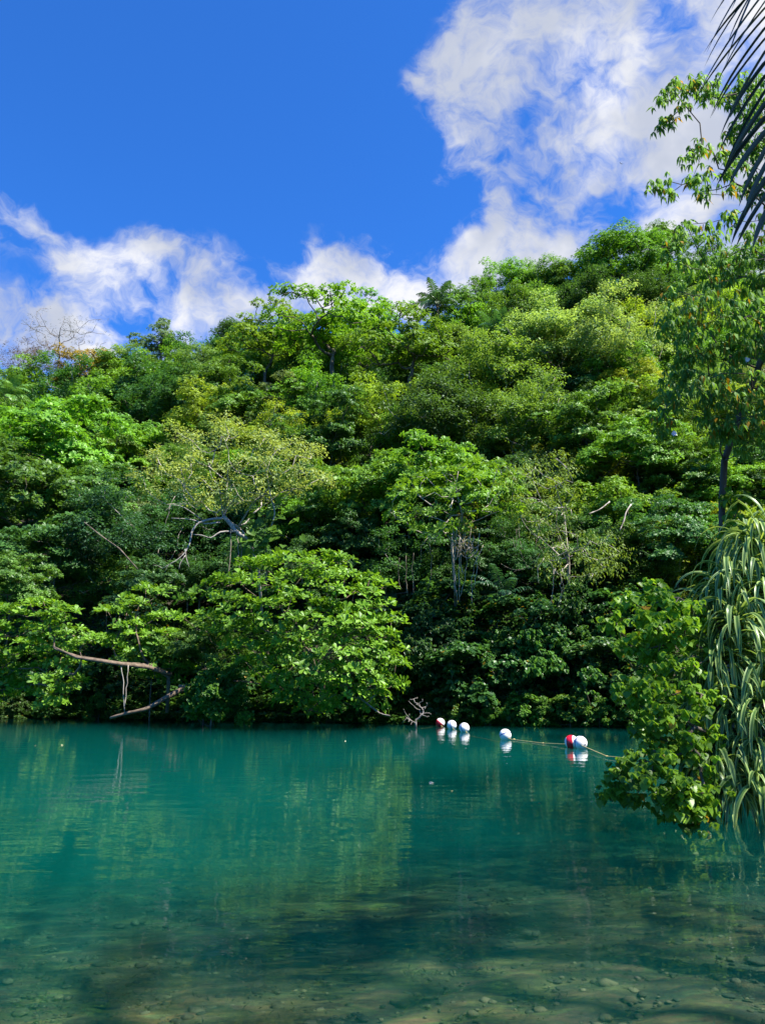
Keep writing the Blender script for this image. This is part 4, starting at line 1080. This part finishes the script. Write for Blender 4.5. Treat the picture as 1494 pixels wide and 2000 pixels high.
for (hp, L, n) in heads:
    rb = Ribbons(); c = P(*hp) - b
    n = int(n * 1.35)
    for i in range(n):
        a = i * 2.4 + rp_.uniform(-.3, .3); f = i / n
        el = np.interp(f, [0, .25, 1], [1.35, .9, -.05]) + rp_.uniform(-.2, .2)
        d = np.array((math.cos(a) * math.cos(el), math.sin(a) * math.cos(el), math.sin(el)))
        kneel = (rp_.integers(3, 7), rp_.uniform(.4, 1.1)) if rp_.random() < .45 else None
        rb.add(c + d * .04, d, L * rp_.uniform(.75, 1.15), .062 * rp_.uniform(.65, 1.25), 10, rp_.uniform(1.6, 3.8), fold=.20, tw=rp_.uniform(-1.2, 1.2), kneel=kneel, base=.8)
    link_mesh('leaf_head', rb.mesh('screw_pine_leaves', M_PAND), root, (.32, .47, .165))

# ------------------------------------------------------------------ coconut palm whose frond hangs into the top corner
rk = np.random.default_rng(99)
root = empty('coconut_palm', (5.2, 4.6, .3)); tag(root, "coconut palm whose dark frond hangs into the top corner of the picture", 'palm tree')
b = np.array((5.2, 4.6, .3)); g = Geo()
topk = np.array((4.9, 5.2, 8.6)) - b
q = [np.array((0,0,-.5)) * (1 - f) + topk * f + np.array((.35 * math.sin(f * 3.1), 0, 0)) for f in np.linspace(0, 1, 12)]
g.tube(q, np.linspace(.19, .12, 12), 10); link_mesh('trunk', g.mesh('coconut_trunk', M_BARK), root)
def kfrond(pts, nl, leafL, W, droop, hang=None):
    """frond along given rachis points"""
    rb = Ribbons(); gg = Geo(); q = np.array([np.array(p, float) - b for p in pts]); k = len(q); tt = np.linspace(0, k - 1, 40)
    q = np.stack([np.interp(tt, range(k), q[:, i]) for i in range(3)], -1)
    for _ in range(12): q[1:-1] = (q[:-2] + q[1:-1] * 2 + q[2:]) / 4
    tan = nrm(np.gradient(q, axis=0)); gg.tube(q, np.linspace(.024, .005, 40), 6)
    for j in range(nl):
        f = .10 + .9 * (j + .5) / nl; ix = f * 39; i0 = min(int(ix), 38); t = ix - i0
        p = q[i0] * (1 - t) + q[i0 + 1] * t; a = tan[i0]
        sd = np.cross(a, np.array((0, 0, 1.0))); sd /= max(np.linalg.norm(sd), 1e-6); up = np.cross(sd, a)
        ll = leafL * (math.sin(math.pi * min(1, .25 + f * .70)) ** .5) * rk.uniform(.88, 1.1)
        for sg in (-1, 1):
            dd = sd * sg * .9 + a * (.55 + .4 * f) + np.array((0, 0, -.35)) + rk.normal(0, .05, 3)
            if hang is not None: dd = np.array((sg * .60, rk.uniform(-.12, .2), -.74 + (.25 if sg > 0 else 0))) + a * hang + rk.normal(0, .10, 3)
            rb.add(p, dd, ll, W * rk.uniform(.8, 1.15), 8, droop * rk.uniform(.7, 1.3), fold=.22, up=up, base=.5)
    fr = link_mesh('frond', gg.mesh('frond_rachis', M_BARK), root)
    link_mesh('leaflets', rb.mesh('frond_leaflets', M_FROND), fr, (.022, .038, .018))
kfrond([topk + b, P(1800, -420, 5.2), P(1640, -320, 5.0), P(1520, -150, 4.9), P(1502, 60, 4.9), P(1508, 410, 5.0)], 54, 1.22, .050, .28, hang=.1)
for a, el in [(0.3, .9), (-.6, .6), (.2, .3)]:
    d = np.array((math.cos(a) * math.cos(el), math.sin(a) * math.cos(el), math.sin(el)))
    p0 = topk + b; dx = max(d[0], .15)
    kfrond([p0, p0 + np.array((dx, d[1] * .8, d[2])) * 1.2, p0 + np.array((dx * 2.2, d[1] * 1.6, d[2] * 1.5)), p0 + np.array((dx * 3.2, d[1] * 2.3, d[2] * .8 - .8))], 34, .75, .045, 1.2)

# ------------------------------------------------------------------ unseen trees added out of view to shade and dapple the near water
for i, (x, y, s, key) in enumerate([(11.5, -2.5, 1.6, 'airy'), (17.0, -2.5, 1.6, 'airy'), (20.5, 1.0, 1.6, 'airy'), (20.0, 18.0, 1.4, 'almond_b')]):
    tm, cm, Hc, Rr = PROTO[key]
    o = empty('added_shade_tree', (x, y, float(terrain(x, y)) - .1), i * 1.3, s); o.scale = (s, s, s * (1.15 if y > 5 else 1.7))
    tag(o, "leafy tree added for its shade, unseen beyond the picture's edge", 'tree', 'unseen trees added to shade the water')
    link_mesh('trunk', tm, o); link_mesh('crown', cm, o, MID)
ru2 = np.random.default_rng(17)
n = 2600; x = ru2.uniform(5.5, 24, n); y = ru2.uniform(2, 27, n); ok = x > np.interp(y, RX, RXV) + .1; x, y = x[ok], y[ok]; n = len(x)
z = terrain(x, y) + ru2.uniform(.05, 1.0, n)
Pu = np.repeat(np.stack([x, y, z], -1), 5, 0) + ru2.normal(0, .12, (n * 5, 3)); a = ru2.uniform(0, 6.28, n * 5)
Dl = np.stack([np.cos(a), np.sin(a), ru2.uniform(-.5, .6, n * 5)], -1); Nl = np.array((0, 0, 1.0)) + ru2.normal(0, .4, (n * 5, 3)); l = ru2.uniform(.1, .24, n * 5)
o = link_mesh('undergrowth', leaf_mesh('near_undergrowth', Pu, Dl, Nl, l, l, 'heart', M_HIB), None, (.05, .12, .025)); tag(o, "shaded leafy growth on the near bank behind the strap leaved plant", "undergrowth", kind='stuff')

# ------------------------------------------------------------------ buoys on their rope
def paint(name, c, rough=.38):
    m, t = new_mat(name); N = t.nodes.new; L = t.links.new
    out = N('ShaderNodeOutputMaterial'); bs = N('ShaderNodeBsdfPrincipled'); co = N('ShaderNodeTexCoord')
    no = N('ShaderNodeTexNoise'); no.inputs['Scale'].default_value = 9; no.inputs['Detail'].default_value = 6
    rp = N('ShaderNodeValToRGB'); rp.color_ramp.elements[0].position = .3; rp.color_ramp.elements[1].position = .6
    rp.color_ramp.elements[0].color = (*[v * .82 for v in c], 1); rp.color_ramp.elements[1].color = (*c, 1)
    L(co.outputs['Object'], no.inputs['Vector']); L(no.outputs['Fac'], rp.inputs[0]); L(rp.outputs[0], bs.inputs['Base Color'])
    bs.inputs['Roughness'].default_value = rough; L(bs.outputs[0], out.inputs[0]); return m
M_WHITE = paint("buoy_white", (.82, .83, .84)); M_RED = paint("buoy_red", (.62, .008, .03)); M_BLUE = paint("buoy_blue", (.02, .05, .30)); M_HOLE = paint("buoy_hole", (.01, .012, .03))
def ball_band(r, z0, z1, sides=40, rings=24, rin=None):
    """part of a ball between heights z0..z1 along its own axis"""
    t = np.linspace(math.acos(max(-1, min(1, z1))), math.acos(max(-1, min(1, z0))), rings)
    a = np.linspace(0, 2 * np.pi, sides, endpoint=False)
    V = np.stack([r * np.sin(t)[:, None] * np.cos(a), r * np.sin(t)[:, None] * np.sin(a), r * np.cos(t)[:, None] * np.ones(sides)], -1).reshape(-1, 3)
    i = np.arange(rings - 1)[:, None] * sides; j = np.arange(sides)[None]; j2 = (j + 1) % sides
    q = np.stack([i + j, i + sides + j, i + sides + j2, i + j2], -1).reshape(-1, 4)
    return V, q
BR = .178
def buoy(px, py_water, size_px, axis, kind, label):
    d = ray(px, py_water); Y = CAM_H / -d[2] * d[1]; w = P(px, py_water, Y)
    r = BR
    ctr = np.array((w[0], w[1] + .06, r * .72))
    o = empty('buoy', ctr); tag(o, label, 'buoy', 'buoys on the rope')
    q = Vector(axis).normalized().to_track_quat('Z', 'Y').to_matrix()
    def part(nm, V, Q, mat, par=o):
        V = np.array([q @ Vector(v) for v in V]); return link_mesh(nm, build_mesh('buoy_' + nm, V, Q.ravel(), np.full(len(Q), 4), mat, True), par)
    V, Q = ball_band(r, -1, 1, 48, 32); sh = part('shell', V, Q, M_WHITE)
    if kind == 'stripe':
        V, Q = ball_band(r + .002, -.07, .07, 48, 5); part('stripe', V, Q, M_BLUE)
    elif kind == 'half':
        V, Q = ball_band(r + .002, -1.0, 0.10, 48, 20); part('red_half', V, Q, M_RED)
    else:
        V, Q = ball_band(r + .002, -.60, .30, 48, 14); part('red_belt', V, Q, M_RED)
    for s in (1, -1):
        a = np.linspace(0, 2 * np.pi, 14, endpoint=False)
        V = np.concatenate([np.stack([.021 * np.cos(a), .021 * np.sin(a), np.full(14, s * (r + .0015))], -1), np.stack([.021 * np.cos(a), .021 * np.sin(a), np.full(14, s * (r - .02))], -1)])
        V2 = np.array([q @ Vector(v) for v in V])
        jj = np.arange(14); idx = np.concatenate([np.stack([jj, (jj + 1) % 14, 14 + (jj + 1) % 14, 14 + jj], -1).ravel(), jj, jj[::-1] + 14])
        link_mesh('rope_hole', build_mesh('buoy_hole', V2, idx, np.array([4] * 14 + [14, 14]), M_HOLE, False), o)
    return ctr
B = [buoy(860, 1418.5, 18, (.64,-.02,.76), 'half', "half red half white buoy, farthest out by the bank"),
     buoy(882.5, 1423.5, 18, (.95,-.30,.15), 'stripe', "white buoy with an upright blue stripe, right beside the half red one"),
     buoy(907, 1429.5, 19, (.70,-.60,.30), 'stripe', "white buoy with its blue stripe low on one side, third from the bank"),
     buoy(987.5, 1444.5, 23, (.25,-.43,-.87), 'stripe', "lone white buoy with a blue stripe arching over its top"),
     buoy(1117, 1459.5, 25, (.93,-.36,.05), 'belt', "buoy with a broad red belt tucked behind a white one"),
     buoy(1134.5, 1461.5, 27, (.45,-.87,-.18), 'stripe', "nearest white buoy with dark rope hole and blue stripe, before the red belted one")]
M_ROPE = plain_material("yellow_rope", (.30, .26, .09), (.50, .44, .20), 60, .9)
pts = []
def add_rope(p, q, sag, n=16, lift=0.0):
    for f in np.linspace(0, 1, n): 
        z = p[2] * (1 - f) + q[2] * f - sag * math.sin(math.pi * f) ** .7 + lift
        pts.append((p[0] * (1 - f) + q[0] * f, p[1] * (1 - f) + q[1] * f, z))
C = [np.array(c) - np.array((0, 0, .05)) for c in B]
anchor0 = P(820, 1412, 31.4); anchor0[2] = -.1
add_rope(anchor0, C[0], .05); add_rope(C[0], C[1], .12); add_rope(C[1], C[2], .12)
Pm = (C[2] * .85 + C[3] * .15); Pm[2] = -.10; add_rope(C[2], Pm, .0, 6); Pn_ = C[2] * .1 + C[3] * .9; Pn_[2] = -.10; add_rope(Pm, Pn_, .0, 6); add_rope(Pn_, C[3], 0, 4)
p1 = C[3] + (C[4] - C[3]) * .10; p1[2] = .02; p2 = C[3] + (C[4] - C[3]) * .6; p2[2] = .014; p3 = C[4] - (C[4] - C[3]) * .12; p3[2] = .05
add_rope(C[3], p1, 0, 4); add_rope(p1, p2, .0, 10); add_rope(p2, p3, 0, 6); add_rope(p3, C[4], 0, 4); add_rope(C[4], C[5], 0, 4)
kn = P(1184, 1466.5, 18.2); kn[2] = .03; en = P(1222, 1470, 17.6); en[2] = .05; end = np.array((7.0, 17.0, .5))
add_rope(C[5], kn, .0, 8); add_rope(kn, en, .0, 8); add_rope(en, end, .05, 8)
pts = np.array(pts); keep = np.ones(len(pts), bool); keep[1:] = np.linalg.norm(np.diff(pts, axis=0), axis=1) > 1e-4; pts = pts[keep]
g = Geo(); g.tube(pts, np.full(len(pts), .011), 6)
rope = link_mesh('buoy_rope', g.mesh('buoy_rope', M_ROPE)); tag(rope, "thin yellowish rope stringing the buoys together toward the near bank", 'rope')
for i, p in enumerate([p1 + np.array((.08, 0, .006)), p2, kn, en]):
    V, Q = ball_band(.022, -1, 1, 10, 7); V = V * np.array((1.6, 1, .9)) + p
    link_mesh('knot', build_mesh('rope_knot', V, Q.ravel(), np.full(len(Q), 4), M_ROPE, True), rope)

# ------------------------------------------------------------------ stones and weed on the river bed
rst = np.random.default_rng(314)
t = (1 + 5 ** .5) / 2
IV = nrm(np.array([(-1,t,0),(1,t,0),(-1,-t,0),(1,-t,0),(0,-1,t),(0,1,t),(0,-1,-t),(0,1,-t),(t,0,-1),(t,0,1),(-t,0,-1),(-t,0,1)], float))
IF = np.array([(0,11,5),(0,5,1),(0,1,7),(0,7,10),(0,10,11),(1,5,9),(5,11,4),(11,10,2),(10,7,6),(7,1,8),(3,9,4),(3,4,2),(3,2,6),(3,6,8),(3,8,9),(4,9,5),(2,4,11),(6,2,10),(8,6,7),(9,8,1)])
n = 11000; y = 2.2 + 14 * rst.random(n) ** 1.5; x = rst.uniform(-1, 1, n) * (y * .62 + 1)
ok = x < np.interp(y, RX, RXV) - .1; x, y = x[ok], y[ok]; n = len(x)
sz = np.exp(rst.normal(math.log(.018), .6, n)).clip(.010, .09)
V = IV[None] * (1 + rst.normal(0, .16, (n, 12, 1))) * sz[:, None, None] * np.stack([rst.uniform(.8, 1.5, n), rst.uniform(.7, 1.2, n), rst.uniform(.2, .45, n)], -1)[:, None, :]
an = rst.uniform(0, 6.28, n); ca, sa = np.cos(an)[:, None], np.sin(an)[:, None]
V = np.stack([V[..., 0] * ca - V[..., 1] * sa, V[..., 0] * sa + V[..., 1] * ca, V[..., 2]], -1)
V += np.stack([x, y, terrain(x, y) + sz * .08], -1)[:, None, :]
def stone_material():
    m, tt = new_mat("river_stone"); N = tt.nodes.new; L = tt.links.new
    out = N('ShaderNodeOutputMaterial'); bs = N('ShaderNodeBsdfPrincipled'); bs.inputs['Roughness'].default_value = .9
    ge = N('ShaderNodeNewGeometry'); rp = N('ShaderNodeValToRGB'); e = rp.color_ramp.elements
    e[0].position = 0; e[0].color = (.02, .022, .012, 1); e[1].position = 1; e[1].color = (.22, .155, .085, 1)
    for p, cc in ((.45, (.045, .035, .016)), (.7, (.09, .062, .030)), (.9, (.15, .105, .055))): e.new(p).color = (*cc, 1)
    no = N('ShaderNodeTexNoise'); no.inputs['Scale'].default_value = 14; no.inputs['Detail'].default_value = 4; L(ge.outputs['Position'], no.inputs['Vector'])
    mm = N('ShaderNodeMath'); mm.operation = 'MULTIPLY_ADD'; mm.inputs[1].default_value = .35; L(no.outputs['Fac'], mm.inputs[0])
    m2 = N('ShaderNodeMath'); m2.operation = 'MULTIPLY_ADD'; m2.inputs[1].default_value = .8; m2.inputs[2].default_value = -.02; L(ge.outputs['Random Per Island'], m2.inputs[0]); L(m2.outputs[0], mm.inputs[2])
    L(mm.outputs[0], rp.inputs[0]); L(rp.outputs[0], bs.inputs['Base Color']); L(bs.outputs[0], out.inputs[0]); return m
idx = (IF.ravel()[None] + (np.arange(n) * 12)[:, None]).ravel()
stones = link_mesh('river_stones', build_mesh('river_stones', V.reshape(-1, 3), idx, np.full(n * 20, 3), stone_material(), True))
tag(stones, "scattered dark and olive stones lying under the clear shallow water", "stones", kind="stuff")
n = 9500; cx = rst.uniform(-1, 1, 260); cy = 3 + 9 * rst.random(260) ** 1.3; cx = cx * (cy * .6 + 1); pick = rst.integers(0, 260, n)
x = cx[pick] + rst.normal(0, .26, n); y = cy[pick] + rst.normal(0, .08, n)
Pw = np.stack([x, y, terrain(x, y) + .01], -1); a = rst.uniform(0, 6.28, n)
Dw = np.stack([np.cos(a), np.sin(a), rst.uniform(.15, .8, n)], -1); l = rst.uniform(.025, .075, n)
weed = link_mesh('water_weed', leaf_mesh('water_weed', Pw, Dw, np.array((0, 0, 1.0)) + rst.normal(0, .4, (n, 3)), l, l * .6, 'lance', M_FINE), None, (.022, .034, .014))
tag(weed, "dark patches of water weed on the shallow river bed", "water weed", kind="stuff")

# ------------------------------------------------------------------ small things: drifting leaves, a bird
for i, (px, py, l, colr, lab) in enumerate([(838,1530,.085,(.75,.72,.6),"small pale leaf drifting alone in mid water"),(883,1546,.04,(.4,.4,.2),"tiny speck of leaf drifting near the pale leaf"),
      (676,1448,.05,(.7,.7,.55),"tiny pale leaf drifting under the low dome"),(70,1456,.06,(.6,.6,.4),"tiny pale leaf drifting at the far side near the low almond"),(120,1456,.06,(.6,.6,.4),"tiny pale leaf next to its twin near the hanging cords"),
      (1157,1567,.05,(.6,.6,.35),"tiny leaf drifting beside the heart leaved bush"),(1055,1570,.05,(.3,.3,.1),"brownish leaf drifting in mid water between lone buoy and bush")]):
    d = ray(px, py); Y = CAM_H / -d[2] * d[1]; p = P(px, py, Y)
    a = i * 1.7
    o = link_mesh('floating_leaf', leaf_mesh('floating_leaf', np.zeros((1, 3)), np.array([(math.cos(a), math.sin(a), .12)]), np.array([(0, -.35, 1.0)]), np.array([l]), np.array([l]), 'heart', M_FINE), None, colr)
    o.location = (p[0], p[1], .006); tag(o, lab, 'leaf')
bp = P(1213, 320, 60.0); o = empty('bird', bp, .6, .42); tag(o, "tiny dark bird gliding in front of the cloud", 'bird')
V = np.array([(0,-.20,0),(.05,0,.04),(0,.25,.0),(-.05,0,.04),(0,0,-.05),(.55,.05,.20),(.5,-.08,.19),(-.55,.05,.10),(-.5,-.08,.09),(.05,.08,.01),(-.05,.08,.01)])
bf = [(0,1,3),(1,2,3),(0,4,1),(1,4,2),(2,4,3),(3,4,0),(1,6,5,9),(3,10,7,8)]
link_mesh('body', build_mesh('bird_body', V, np.concatenate([np.array(f) for f in bf]), np.array([len(f) for f in bf]), plain_material("bird_dark", (.02,.02,.02), (.04,.04,.04), 5)), o)
